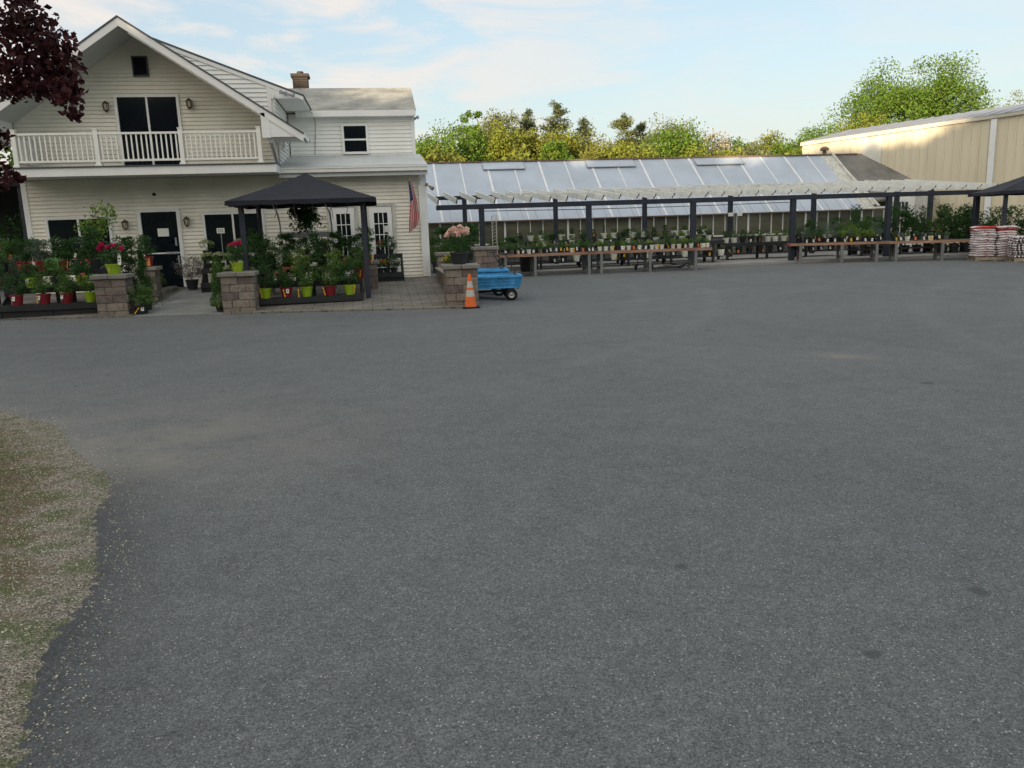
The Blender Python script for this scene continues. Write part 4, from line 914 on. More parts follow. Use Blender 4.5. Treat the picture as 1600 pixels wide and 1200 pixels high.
# ------------------------------------------------------------------ pots and plants
def pot_mesh(name, r, h, m, rim_=True, square=False):
    b = MB(); n = 4 if square else 16
    prof = [(0, 0), (r * .74, 0), (r * .98, h * .86)] + ([(r * 1.06, h * .86), (r * 1.06, h), (r * .96, h)] if rim_ else [(r, h), (r * .93, h)]) + [(r * .90, h * .9), (0, h * .9)]
    T = Matrix.Rotation(R(45), 4, 'Z') if square else None
    b.lathe(prof, n, T=T, mf=lambda k, j: 1 if k >= len(prof) - 2 else 0); return b.build('pot', [m, 'soil'], local=True, smooth=False)
protos = {}
def hide_protos():
    for o in list(PROTO_OBS): bpy.data.objects.remove(o, do_unlink=True)
PROTO_OBS = []
def foliage(kind, seed, s=1.):
    """leaf mesh for a plant of unit kind, base at z=0; returns object"""
    r_ = np.random.default_rng(seed)
    def cat_(*sets):
        V = np.concatenate([x[0] for x in sets]); mi = np.concatenate([np.full(len(x[0]), x[1]) for x in sets]); return V, mi
    S = lambda n, f=1.: int(n * f)
    if kind in ('bush', 'rose', 'magenta', 'white', 'grey', 'purple', 'peony', 'tiny_white', 'yellow', 'orange', 'light', 'cream'):
        R_ = dict(bush=.27, rose=.25, magenta=.24, white=.26, grey=.24, purple=.42, peony=.36, tiny_white=.17, yellow=.15, orange=.17, light=.24, cream=.2)[kind]; Hh = R_ * 1.9
        lm = dict(grey='lf_grey', purple='lf_purple', light='lf_light', cream='lf_mid').get(kind, 'lf_dark' if seed % 2 else 'lf_mid')
        n = 1500 if R_ > .3 else 1150 if R_ > .2 else 420
        pts = blob_pts(r_, n, (0, 0, Hh * .52), R_, R_, Hh * .5, 26 if R_ > .2 else 12, .26, -1); L_ = .046 if R_ > .2 else .035
        sets = [(leaf_quads(pts, L_, L_ * .5, r_, up=.2), 0)]; mats = [lm]
        fl = dict(rose='fl_coral', magenta='fl_magenta', white='fl_white', peony='fl_pink', tiny_white='fl_white', yellow='fl_yellow', orange='fl_orange', cream='fl_cream', purple='fl_white').get(kind)
        if fl:
            mats.append(fl); k = dict(rose=5, magenta=7, white=12, peony=20, tiny_white=16, yellow=12, orange=12, cream=46, purple=20)[kind]
            fr = dict(rose=.035, magenta=.06, white=.016, peony=.085, tiny_white=.016, yellow=.03, orange=.03, cream=.03, purple=.015)[kind]
            for _ in range(k):
                u = r_.normal(size=3); u[2] = abs(u[2]) + (1.0 if kind == 'peony' else .5); u[1] -= (.9 if kind == 'peony' else .5); u /= np.linalg.norm(u); c = np.array([0, 0, Hh * .52]) + u * np.array([R_, R_, Hh * .5]) * r_.uniform(.85, 1.08)
                m_ = 34 if fr > .05 else 12 if fr > .025 else 5; d = r_.normal(size=(m_, 3)); d /= np.linalg.norm(d, axis=1)[:, None]
                sets.append((leaf_quads(c + d * fr * .62, fr * .9, fr * .8, r_), 1))
        st = 5
    elif kind == 'upright':
        pts = blob_pts(r_, 1150, (0, 0, .40), .22, .22, .42, 34, .24, -1); pts[:, :2] += r_.normal(size=(len(pts), 2)) * .02
        sets = [(leaf_quads(pts, .06, .028, r_, up=.5), 0)]; mats = ['lf_dark']; st = 6
    elif kind == 'conical':
        n = 4200; z = r_.uniform(0, 1, n) ** 1.2; a = r_.uniform(0, 6.28, n); rr = .18 * (1 - z) ** .5 * r_.uniform(.6, 1.05, n) * (1 + .14 * np.sin(z * 17)) + .01
        sets = [(leaf_quads(np.stack([rr * np.cos(a), rr * np.sin(a), z], -1), .04, .018, r_, up=.6), 0)]; mats = ['lf_mid']; st = 1
    elif kind == 'spiral':
        n = 3800; z = r_.uniform(0, 1, n); a = z * 2 * math.pi * 2.5; cx_ = .09 * np.cos(a) * (1.1 - z); cy_ = .09 * np.sin(a) * (1.1 - z); d = r_.normal(size=(n, 3)) * (.082 * (1.2 - z))[:, None]
        sets = [(leaf_quads(np.stack([cx_ + d[:, 0], cy_ + d[:, 1], z + d[:, 2]], -1), .04, .018, r_), 0)]; mats = ['lf_dark']; st = 1
    elif kind == 'grassy':
        n = 420; a = r_.uniform(0, 6.28, n); q = r_.uniform(0, 1, n); rr = q * .22; z = .34 * (1 - q ** 2 * .45) * r_.uniform(.3, 1, n)
        c = np.stack([rr * np.cos(a), rr * np.sin(a), z], -1); dirs = np.stack([np.cos(a) * q, np.sin(a) * q, 1.1 - q], -1)
        sets = [(leaf_quads(c, .17, .008, r_, dirs=dirs, jit=.12), 0)]; mats = ['lf_feather' if seed % 2 else 'lf_mid']; st = 0
    elif kind == 'feather':
        pts = blob_pts(r_, 2200, (0, 0, .30), .27, .27, .32, 34, .24, -1); sets = [(leaf_quads(pts, .035, .006, r_, up=.7), 0)]; mats = ['lf_feather']; st = 5
    elif kind == 'lily':
        n = 200; a = r_.uniform(0, 6.28, n); k = r_.integers(0, 6, n); sa = k * 1.05; z = r_.uniform(.1, .9, n)
        c = np.stack([.12 * np.cos(sa) * z + .05 * np.cos(a), .12 * np.sin(sa) * z + .05 * np.sin(a), z], -1); dirs = np.stack([np.cos(a), np.sin(a), np.full(n, .8)], -1)
        sets = [(leaf_quads(c, .13, .03, r_, dirs=dirs, jit=.2), 0)]; mats = ['lf_dark']; st = 6
    V, mi = cat_(*sets); o = quadmesh('foliage_' + kind, V, 'foliage', mats, mi=mi)
    if st:
        b = MB(); top = V[..., 2].max()
        for i in range(st): a = i * 6.28 / st + .3; b.tube([(0, 0, -.02), (.05 * math.cos(a), .05 * math.sin(a), top * .3), (.13 * math.cos(a) * (st > 1), .13 * math.sin(a) * (st > 1), top * .75)], .007, 4, r2=.003)
        s_ = b.build('stem', 'bark', local=True)
        PROTO_OBS.append(s_)
    else: s_ = None
    PROTO_OBS.append(o); return o, s_
FOL = {}
def get_f(kind, v):
    if (kind, v) not in FOL: FOL[(kind, v)] = foliage(kind, 100 + v * 13 + sum(map(ord, kind)))
    return FOL[(kind, v)]
POTS = {}
def get_p(m, r, h, sq=False):
    k = (m, round(r, 3), round(h, 3), sq)
    if k not in POTS: POTS[k] = pot_mesh('pot', r, h, m, not sq, sq); PROTO_OBS.append(POTS[k])
    return POTS[k]
def tag_mesh(m, w_, h_):
    k = ('tag', m, w_, h_)
    if k not in POTS:
        b = MB(); b.box(-w_ / 2, w_ / 2, -.002, .002, 0, h_)
        if h_ > .06: b.box(-w_ * .3, w_ * .3, -.0035, -.002, h_ * .55, h_ * .72, 1); b.box(-w_ * .3, w_ * .15, -.0035, -.002, h_ * .3, h_ * .4, 1)
        POTS[k] = b.build('tag', [m, 'black_metal'], local=True); PROTO_OBS.append(POTS[k])
    return POTS[k]
PC = [0]
LONG = []
def plant(loc, kind, pot, label, cat='potted plant', group=None, r=.13, h=.22, s=1., tag_=None, sz=1., name='potted_plant', sq=False, rz=None, pv=None):
    if len(label.split()) > 16: print('LONG', len(label.split()), label)
    PC[0] += 1; v = PC[0] % 3 if pv is None else pv
    root = empty(name, loc, label, cat, group, rz=rnd.uniform(-.5, .5) if rz is None else rz)
    if pot:
        p = get_p(pot, r, h, sq).copy(); COL.objects.link(p); p.parent = root; p.name = 'pot'
    f, st = get_f(kind, v); g = f.copy(); COL.objects.link(g); g.parent = root; g.name = 'foliage'; g.location = (0, 0, h * .86 if pot else 0); g.scale = (s, s, s * sz); g.rotation_euler.z = rnd.uniform(-.4, .4)
    if st: k = st.copy(); COL.objects.link(k); k.parent = g; k.name = 'stem'
    if tag_:
        for (m, dx, dz, w_, h_, tilt) in tag_:
            t = tag_mesh(m, w_, h_).copy(); COL.objects.link(t); t.parent = root; t.name = 'tag'; t.location = (dx, -r - .012, dz); t.rotation_euler = (R(-8), tilt, 0)
    return root
PX = lambda px, py, y: tuple(float(a) for a in P(px, py, y))
YT = ('tag_yellow', -.06, .02, .022, .17, -.15); YT2 = ('tag_yellow', .07, .04, .022, .16, .2); WT = ('tag_white', 0, .10, .06, .09, .1); RT = ('tag_red', .03, .22, .07, .11, .2)
# plant stand left group
def stand(name, label, x0, x1, tiers, cat='plant stand', yb=.0):
    t = empty(name, ((x0 + x1) / 2, tiers[0][0], yb), label, cat)
    for (y, z, d) in tiers:
        b = MB()
        for k in range(3): b.box(x0, x1, y + k * d / 3, y + (k + .88) * d / 3, z - .04, z)
        b.box(x0, x1, y - .03, y - .002, z - .12, z); b.build('shelf', 'black_plastic', t)
        for xx in (x0 + .03, (x0 + x1) / 2, x1 - .03):
            b = MB(); b.box(xx - .03, xx + .03, y + .01, y + .07, yb, z - .042); b.build('leg', 'black_plastic', t)
    b = MB(); b.box(x0 + .04, x1 - .04, tiers[0][0] + .03, tiers[0][0] + .05, yb, tiers[0][1] - .125); b.build('skirt', 'black_plastic', t)
    b = MB()
    for xx in (x0 + .01, x1 - .01): b.bar((xx, tiers[0][0], yb + .12), (xx, tiers[-1][0] + .3, tiers[-1][1] - .08), .03, .09)
    b.build('side_rail', 'black_plastic', t)
    return t
stand('plant_stand', 'black three tier plant stand full of potted roses left of the walkway', -8.15, -6.05, [(18.72, .30, .42), (19.2, .64, .42), (19.75, .98, .5)], yb=.03)
stand('plant_stand', 'black stepped plant stand under the front canopy with lime and red pots', -2.68, -.42, [(18.25, .24, .42), (18.75, .56, .42), (19.3, .86, .5)], yb=.03)
GL = 'shrubs in pots on the left plant stand'; GC = 'shrubs in pots on the stand under the canopy'
def pot_at(px, py, y, *a, **k):
    q = PX(px, py, y); return plant((q[0], y, k.pop('z', q[2])), *a, **k)
# left stand, lowest tier
for px, pot, kd, lab, tg in ((27, 'redpot', 'bush', 'dark shrub in leftmost red pot on the lowest tier of the left stand', [WT]), (70, 'redpot', 'bush', 'shrub in yellow tagged red pot on the lowest tier of the left stand', [YT, WT]),
                             (105, 'redpot', 'bush', 'shrub in red pot with white card, lowest tier of the left stand', [('tag_white', 0, .10, .06, .12, 0)]), (143, 'lime', 'rose', 'coral flowered rose in a lime pot against the left walkway pier', [])):
    q = PX(px, 470, 18.9); plant((q[0], 18.9, .30), kd, pot, lab, group=GL, tag_=tg, s=.95)
for px, pot, kd, lab in ((-8, 'redpot', 'rose', 'coral rose cut by the left edge of the photo, middle tier'), (50, 'lime', 'rose', 'coral rose in white labelled lime pot, middle tier of the left stand'), (90, 'black_plastic', 'white', 'white speckled shrub on the middle tier of the left stand'), (130, 'lime', 'rose', 'coral rose in a small lime pot, right end of the middle tier')):
    q = PX(px, 448, 19.4); plant((q[0], 19.4, .64), kd, pot, lab, group=GL, s=.9, tag_=[WT] if px == 50 else None)
for px, pot, kd, lab, tg in ((5, 'black_plastic', 'bush', 'leafy shrub in a black pot, left end of the top tier of the left stand', None), (37, 'redpot', 'bush', 'shrub in red pot with orange bag clipped on, top tier, left stand', [('tag_orange', -.18, .28, .08, .12, 0)]), (67, 'redpot', 'grey', 'grey green shrub in a red pot beside the green tag, top tier', None),
                             (100, 'redpot', 'white', 'shrub with tiny white flowers in a red pot with a yellow tag, top tier', [YT2]), (125, 'black_plastic', 'bush', 'dark shrub behind the coral roses, top tier right of the red pots', [('tag_white', .05, .28, .06, .09, .3)]), (150, 'black_plastic', 'upright', 'tall dark shrub at the right end of the left stand', None)):
    q = PX(px, 423, 19.95); plant((q[0], 19.95, .98), kd, pot, lab, group=GL, s=1.1, tag_=tg)
for i, px in enumerate((15, 55, 90, 128, 170, 200)):
    q = PX(px, 415, 20.8); plant((q[0], 20.8, .62), ('grey', 'bush', 'white', 'bush', 'grey', 'upright')[i], 'black_plastic', ['hazy grey green shrub behind the left stand beside the house corner', 'round dark shrub behind the left stand under the first window', 'white dotted shrub behind the left stand under the first window', 'broad dark shrub behind the magenta rose', 'silvery shrub left of the front door', 'tall dark shrub in front of the door frame'][i], group=GL, s=1.25)
# benches carrying those back shrubs
b = MB(); b.box(-9.0, -5.7, 20.5, 21.1, .54, .60)
for x in (-8.9, -7.4, -5.8): b.box(x - .04, x + .04, 20.52, 20.6, .1, .54); b.box(x - .04, x + .04, 21.0, 21.08, .1, .54)
tag(b.build('bench', 'black_plastic'), 'black bench behind the left plant stand under the first window', 'bench')
# things on the left piers and by the walk
q = PX(178, 430, 18.4); plant((-5.62, 18.42, .90), 'magenta', 'lime', 'magenta flowering rose in a lime pot on the left walkway pier', r=.15, h=.22, s=1.1, tag_=[('tag_yellow', -.02, .08, .02, .14, .2), ('tag_white', .22, .2, .07, .2, 0)])
plant((-5.43, 20.3, .97), 'bush', 'redpot', 'dark shrub in a red pot with an orange picture label on the rear left pier', r=.14, h=.24, s=1.05, tag_=[('tag_orange', -.03, .02, .17, .2, 0)])
plant((-5.13, 18.32, .01), 'bush', 'black_plastic', 'dwarf evergreen in a black pot on the ground right of the left walkway pier', r=.15, h=.2, s=1.15, sz=.8, tag_=[('tag_yellow', -.16, .05, .022, .16, .7), WT], pv=0)
plant((-5.18, 18.9, .04), 'spiral', 'black_plastic', 'spiral evergreen standing behind the left walkway pier', r=.13, h=.2, s=1.15)
plant((-3.42, 18.0, .01), 'conical', 'black_plastic', 'tall narrow arborvitae left of the right walkway pier', r=.12, h=.17, s=1.08, tag_=[('tag_yellow', .0, .12, .02, .14, .1)])
plant((-3.0, 17.95, .87), 'magenta', 'lime', 'magenta rose in a lime pot on the right walkway pier', r=.13, h=.2, s=.95, tag_=[('tag_yellow', 0, .06, .02, .12, .2)])
plant((-4.92, 22.35, .27), 'purple', 'black_plastic', 'grey purple variegated shrub in a black pot right of the front door', r=.16, h=.25, s=1.0, sz=.9)
# bed plants
for i, y in enumerate(np.linspace(20.85, 22.45, 6)): plant((-5.85 + .04 * (i % 2), float(y), .33), 'bush', None, ['low clipped shrub at the front of the planting bed', 'second low shrub back in the planting bed', 'third low shrub back in the planting bed', 'fourth low shrub back in the planting bed', 'fifth low shrub back in the planting bed', 'low clipped shrub at the back of the planting bed'][i], 'shrub', 'low shrubs in the planting bed', s=.85, sz=.85, name='shrub')
plant((-6.1, 21.0, .33), 'feather', 'greypot', 'feathery evergreen in front of the door glass', s=1.6, r=.15, h=.2)
# tall thin leafed tree in front of the first window
t = empty('young_tree', (-6.6, 20.75, .15), 'young pale green tree in front of the first window', 'tree'); r_ = np.random.default_rng(8)
pts = [PX(x, y, 20.7 + r_.uniform(-.2, .2)) for x, y in ((148, 330), (160, 326), (172, 330), (150, 345), (140, 350), (158, 352), (165, 345), (175, 335), (130, 352), (132, 360), (145, 362), (155, 366), (150, 372), (160, 360))]
CC = np.concatenate([np.array(p) + r_.normal(size=(34, 3)) * .075 for p in pts]); quadmesh('crown', leaf_quads(CC, .095, .055, r_) - np.array(t.location), 'crown', ['lf_light'], t)
b = MB(); b.tube([(-6.6, 20.75, .15), (-6.58, 20.75, 1.2), (-6.66, 20.75, 1.9), (-6.62, 20.7, 2.4)], .016, 6, r2=.005)
for e in pts[:7]: b.tube([(-6.62, 20.75, 1.55), e], .007, 4, r2=.003)
b.build('trunk', 'bark', t)
# cards and signs at the left
def stake_sign(name, label, x, y, z0, z1, w_, h_, m='tag_white', m2='black_metal', cat='sign'):
    t = empty(name, (x, y, z0), label, cat); b = MB(); b.box(x - .008, x + .008, y - .004, y + .004, z0, z1 - h_ / 2); b.build('stake', 'galv', t)
    b = MB(); b.box(x - w_ / 2, x + w_ / 2, y - .012, y - .004, z1 - h_, z1, 0)
    for k in range(3):
        zz = z1 - h_ * (.25 + .24 * k); xx = x - w_ * .38
        while xx < x + w_ * .32:
            e = xx + rnd.uniform(.02, .05); b.box(xx, min(e, x + w_ * .4), y - .014, y - .012, zz - h_ * .06, zz + h_ * .06, 1); xx = e + .012
    b.build('board', [m, m2], t)
q = PX(345, 362, 22.0); stake_sign('stake_sign', 'small white sign on a stake in front of the second window', q[0], 22.0, .9, q[2] + .09, .19, .13)
q = PX(605, 358, 21.9); stake_sign('stake_sign', 'small blank white card on a stake over the orange flowers', q[0], 21.9, .75, q[2] + .09, .15, .17, m2='tag_white')
q = PX(125, 376, 20.3); stake_sign('stake_sign', 'blue topped sign board among shrubs below the young tree', q[0], 20.3, .6, q[2] + .08, .28, .17, 'flag_b', 'tag_white')
q = PX(52, 386, 20.2); stake_sign('stake_sign', 'grey green sign board standing at the left corner of the house', q[0], 20.2, .6, q[2] + .18, .28, .42, 'greypot', 'lf_grey')
q = PX(83, 415, 19.7); stake_sign('stake_sign', 'bright green price card between red pots on the left stand', q[0], 19.68, .98, 1.25, .25, .25, 'tag_green', 'soil')
# tiered white flowers by the second window
t = stand('flower_rack', 'black tiered rack of cream and white hanging flowers under the second window', -4.55, -3.35, [(21.6, .45, .3), (21.9, .8, .3), (22.2, 1.12, .3)], 'flower rack', yb=.2)
k = 0
for (y, z, xs) in ((21.75, .45, (-4.15, -3.85, -3.5)), (22.05, .80, (-4.4, -4.1, -3.8, -3.5)), (22.35, 1.12, (-4.45, -3.6))):
    for x in xs: plant((x, y, z), 'cream', 'black_plastic', '%s on the %s tier of the flower rack under the second window' % (['leftmost cream flowered plant', 'second cream flowered plant', 'third cream flowered plant', 'rightmost cream flowered plant'][xs.index(x)], {.45: 'lowest', .80: 'middle', 1.12: 'top'}[z]), group='cream flowers on the rack', r=.12, h=.14, s=1.0, sz=.75); k += 1
# centre stand
for px, pot, kd, v, lab, tg in ((415, 'lime', 'bush', 1, 'dark leafy shrub in a lime pot, left end of the front row under the canopy', [YT]), (448, 'redpot', 'rose', 0, 'shrub in red pot with yellow tag, second in front row under the canopy', [YT, WT]), (480, 'lime', 'bush', 2, 'shrub in a lime pot in the middle of the front row under the canopy', [('tag_yellow', -.16, .0, .022, .18, -.05)]),
                             (516, 'redpot', 'bush', 0, 'shrub in red pot with tilted yellow tag, fourth in front row under canopy', [('tag_yellow', -.10, .02, .022, .18, -.25)]), (547, 'lime', 'bush', 1, 'shrub in a lime pot, right end of the front row under the canopy', [YT2])):
    q = PX(px, 460, 18.45); plant((q[0], 18.45, .24), kd, pot, lab, group=GC, tag_=tg, s=1.12, sz=1.0, pv=v)
for i, (px, pot, kd) in enumerate(((408, 'black_plastic', 'upright'), (440, 'redpot', 'white'), (470, 'black_plastic', 'light'), (500, 'black_plastic', 'upright'), (532, 'black_plastic', 'light'), (562, 'redpot', 'bush'))):
    q = PX(px, 440, 18.95); plant((q[0], 18.95, .56), kd, pot, ['tall dark shrub, left end of the middle row under the canopy', 'shrub with a red card and yellow tag in the middle row under the canopy', 'light green shrub in the middle row under the canopy', 'dark upright shrub in the middle row under the canopy', 'bright green shrub near the red card in the middle row', 'shrub in a dark red pot with a yellow tag, right end of the middle row'][i], group=GC, s=1.15,
          tag_=[None, [RT, YT2], None, [('tag_white', 0, .45, .06, .1, .3)], [('tag_red', .1, .34, .07, .13, 0)], [YT2]][i])
for i, (px, kd) in enumerate(((402, 'upright'), (425, 'bush'), (452, 'upright'), (478, 'bush'), (505, 'rose'), (530, 'upright'), (556, 'bush'), (574, 'upright'))):
    q = PX(px, 425, 19.5); plant((q[0], 19.5, .86), kd, 'black_plastic' if i != 7 else 'redpot', ['dark tall shrub, left end of the back row under the canopy', 'second shrub of the back row under the canopy', 'third shrub of the back row under the canopy', 'fourth shrub of the back row, below the weeping tree', 'reddish tipped rose in the back row under the canopy', 'sixth shrub of the back row, below the first french door', 'seventh shrub of the back row under the canopy', 'shrub in a red pot with a yellow tag, right end of the back row'][i], group=GC, s=.95, tag_=[YT2] if i == 7 else None)
# weeping tree under the canopy
t = empty('weeping_tree', (-1.72, 20.3, .15), 'dark weeping tree hanging below the black canopy', 'tree'); r_ = np.random.default_rng(12); CC = []
for i in range(60):
    a = r_.uniform(0, 6.28); Rr = r_.uniform(.05, .5); zt = 2.36 - .25 * Rr; ln = r_.uniform(.15, .85) * (1.0 if Rr < .3 else .9); m = int(30 * ln + 12); q = np.linspace(0, 1, m)
    CC.append(np.stack([Rr * np.cos(a) * (.6 + .4 * q) + r_.normal(size=m) * .03, Rr * np.sin(a) * (.6 + .4 * q) + r_.normal(size=m) * .03, zt - .15 - ln * q], -1))
CC.append(blob_pts(r_, 1100, (0, 0, 2.08), .36, .36, .24, 16, .28)); CC = np.concatenate(CC)
quadmesh('crown', leaf_quads(CC, .085, .032, r_, up=-.4), 'crown', ['lf_dark'], t, loc=(0, 0, -.15))
b = MB(); b.tube([(-1.72, 20.3, .15), (-1.74, 20.3, 1.2), (-1.68, 20.3, 2.3)], .022, 6, r2=.01); b.build('trunk', 'bark', t)
# arched frame with a grey board
t = empty('arched_frame', (-1.68, 20.0, .15), 'pale bent pipe frame with a grey board under the black canopy', 'frame')
for x in (-2.28, -1.08):
    b = MB(); b.tube([(x - .12, 19.9, 2.3), (x - .03, 19.95, 2.1), (x, 20.0, 1.85), (x + .01, 20, 1.2), (x, 20, .15)], .018, 6); b.lathe([(0, 0), (.035, 0), (.035, .06), (0, .06)], 8, (x, 20, 1.62)); b.build('pipe', 'dirty_white', t)
b = MB(); b.box(-2.27, -1.07, 20.02, 20.05, 1.52, 1.64); b.build('board', 'galv', t)
# bench of pansies before the second french door
t = stand('plant_stand', 'black two shelf stand with orange and yellow flowers before the right french door', -.15, .62, [(21.75, .52, .3), (22.1, 1.0, .3)], yb=.2)
for i, (x, y, z, kd) in enumerate(((0., 21.9, .52, 'orange'), (.18, 21.9, .52, 'yellow'), (.36, 21.9, .52, 'white'), (.05, 22.2, .72, 'orange'), (.3, 22.2, .74, 'bush'))):
    lab = ['orange pansies at the left on the small stand by the right french door', 'yellow pansies in the middle of the small stand', 'pale pansies at the right on the small stand', 'coral flowers on the upper shelf of the small stand', 'dark leaved plant on the upper shelf of the small stand'][i]
    plant((x, y, z if z < .6 else 1.0), kd, 'black_plastic', lab, group='pansies on the small stand', r=.1, h=.12, s=.9, sz=.8)
# peony pier
plant((1.66, 17.05, .88), 'peony', 'black_plastic', 'pink peonies in a black pot on the pier behind the traffic cone', r=.19, h=.25, s=.78, pv=2)
plant((1.60, 18.1, .60), 'yellow', 'black_plastic', 'yellow flowers on the low wall behind the peony pot', r=.1, h=.1, s=1.3, pv=1)
plant((1.62, 18.7, .60), 'yellow', 'black_plastic', 'second clump of yellow flowers, farther back on the low wall', r=.1, h=.1, s=1.2, pv=2)
# ------------------------------------------------------------------ cone
cn_ = empty('traffic_cone', (1.80, 16.5, .0), 'orange traffic cone with two pale reflective bands in front of the block pier', 'traffic cone')
b = MB(); b.box(1.80 - .18, 1.80 + .18, 16.32, 16.68, .0, .03); b.build('base', 'rubber', cn_, bevel=.01)
b = MB(); zz = [.03, .24, .37, .42, .55, .66, .70]; rr = lambda z: .125 - (z - .03) * .145
prof = [(rr(z), z) for z in zz] + [(.02, .70)]
b.lathe(prof, 24, (1.80, 16.5, 0), mf=lambda k, j: 1 if k in (1, 3) else 0); b.build('cone_body', ['cone_o', 'cone_w'], cn_, smooth=False)
# ------------------------------------------------------------------ blue carts
def cart(label, x, y, z, rz, wheels=True):
    t = empty('garden_cart', (x, y, 0), label, 'cart', 'blue garden carts', rz=rz)
    b = MB(); Lh, Wh = .64, .36; zb, zt = z, z + .25; fl = .07
    B = [(-Lh, -Wh, zb), (Lh, -Wh, zb), (Lh, Wh, zb), (-Lh, Wh, zb)]; T_ = [(-Lh - fl, -Wh - fl, zt), (Lh + fl, -Wh - fl, zt), (Lh + fl, Wh + fl, zt), (-Lh - fl, Wh + fl, zt)]
    I = [(p[0] * .95, p[1] * .93, p[2]) for p in T_]; J = [(p[0] * .95, p[1] * .93, p[2] + .03) for p in B]
    b.face(B[::-1]); b.face(J)
    for k in range(4):
        m = (k + 1) % 4; b.face([B[k], B[m], T_[m], T_[k]]); b.face([T_[k], T_[m], I[m], I[k]]); b.face([I[k], I[m], J[m], J[k]])
    for k in range(4):   # horizontal ribs and a rolled lip
        m = (k + 1) % 4
        for q, wd in ((0.02, .03), (.36, .018), (.62, .018), (1.0, .045)):
            p0 = Vector(B[k]).lerp(Vector(T_[k]), q); p1 = Vector(B[m]).lerp(Vector(T_[m]), q); b.bar(p0, p1, wd, wd)
        b.bar(B[k], T_[k], .045, .045)
    for i in range(-4, 5): b.bar((i * .14, -Wh - .004, zb + .03), (i * .14 * 1.08, -Wh - fl - .004, zt - .02), .014, .02)
    b.build('tub', 'blue', t, local=True, bevel=.004)
    if wheels:
        f = MB(); f.bar((.48, -.30, .13), (.48, .30, .13), .03, .03); f.bar((-.48, -.30, .13), (-.48, .30, .13), .03, .03); f.bar((-.55, 0, .2), (.6, 0, .2), .05, .05); f.bar((.48, -.1, .13), (.48, -.1, z), .04, .04); f.bar((.48, .1, .13), (.48, .1, z), .04, .04)
        for sx in (-.48, .48): f.box(sx - .08, sx + .08, -.22, .22, .2, z)
        f.build('chassis', 'black_metal', t, local=True)
        hd = MB(); hd.tube([(.66, .05, .22), (.60, .12, .62), (.42, .2, 1.02)], .015, 6); hd.bar((.36, .12, 1.02), (.48, .28, 1.02), .03, .03); hd.build('handle', 'black_metal', t, local=True)
        for sx in (-.48, .48):
            for sy in (-.36, .36):
                w_ = MB(); T = Matrix.Translation((sx, sy, .135)) @ Matrix.Rotation(R(90), 4, 'X')
                w_.lathe([(.07, -.035), (.115, -.045), (.133, -.02), (.135, 0), (.133, .02), (.115, .045), (.07, .035)], 20, T=T); o = w_.build('wheel', 'rubber', t, local=True, smooth=True)
                w_ = MB(); w_.lathe([(0, -.03), (.03, -.035), (.04, -.02), (.072, -.03), (.072, .03), (.04, .02), (0, .03)], 14, T=T); w_.build('rim', 'rim', o, local=True)
    return t
cart('front blue plastic garden cart with black wheels, half hidden by the block pier', 2.40, 18.05, .29, R(-4))
cart('second blue garden cart behind the front one', 2.30, 19.3, .36, R(-3))
# ------------------------------------------------------------------ flag
t = empty('flag', (1.0, 22.95, 2.95), 'stars and stripes flag hanging down beside the right corner of the house', 'flag')
b = MB(); b.tube([(1.02, 22.97, 2.55), (.94, 22.55, 2.98)], .014, 6); b.build('flag_pole', 'pole_w', t)
b = MB(); nu, nv = 26, 30
def fp(u, v):  # u across the stripes (0..1), v along the drop
    wd = .07 + .19 * min(1, v * 1.3) - .03 * max(0, v - .8) * 5 * .6; fold = math.sin(u * 9 + v * 2) * .045 * (.4 + v)
    x = .93 + (u - .35) * wd + .05 * math.sin(v * 3.0); z = 2.93 - v * 1.28 + (.10 * (u - .5) if v < .5 else -.12 * (1 - u) * (v - .5) * 2 + .16 * (u) * (v - .5)); return (x, 22.55 + fold, z)
for j in range(nv):
    for i in range(nu):
        u0, u1, v0, v1 = i / nu, (i + 1) / nu, j / nv, (j + 1) / nv; m = 2 if (v0 < .40 and u0 < .54) else (int(u0 * 9) % 2)
        b.face([fp(u0, v0), fp(u1, v0), fp(u1, v1), fp(u0, v1)], m)
for j in range(5):
    for i in range(4):
        c = Vector(fp(.06 + i * .12, .05 + j * .07)); b.face([(c.x - .008, c.y - .004, c.z), (c.x, c.y - .004, c.z - .01), (c.x + .008, c.y - .004, c.z), (c.x, c.y - .004, c.z + .01)], 1)
b.build('cloth', ['flag_r', 'flag_w', 'flag_b'], t)
# ------------------------------------------------------------------ sales benches
GB = 'wooden sales benches in front of the greenhouse'
def bench(label, p0, p1, zt, legs, depth=.95, red=False):
    p0 = Vector((*p0, 0)); p1 = Vector((*p1, 0)); u = (p1 - p0).normalized(); ang = math.atan2(u.y, u.x); Lb = (p1 - p0).length
    t = empty('sales_bench', p0, label, 'bench', GB, rz=ang)
    b = MB(); k = 0
    for k in range(5): b.box(0, Lb, .03 + k * depth / 5, (k + .93) * depth / 5 + .03, zt - .03, zt - .004 * (k % 2), 0)
    b.build('bench_top', 'wood_dark', t, local=True)
    b = MB(); b.box(0, Lb, -.005, .028, zt - .085, zt + .004); b.build('edge_board', 'wood_top', t, local=True, bevel=.004)
    b = MB(); b.box(-.03, -.002, .0, depth + .03, zt - .10, zt + .006); b.build('end_board', 'red_board' if red else 'wood_top', t, local=True)
    for lx in legs:
        for ly in (.04, depth - .06): b = MB(); b.box(lx - .045, lx + .045, ly - .04, ly + .05, 0, zt - .032); b.build('leg', 'grey_leg', t, local=True)
        b = MB(); b.box(lx - .02, lx + .02, .09, depth - .10, .14, .22); b.build('brace', 'red_board' if red and lx == legs[0] else 'grey_leg', t, local=True)
    return t
bench('left wooden plant bench ending at the block pier', (3.85, 25.75), (6.98, 25.6), .72, (.15, 1.12, 2.9))
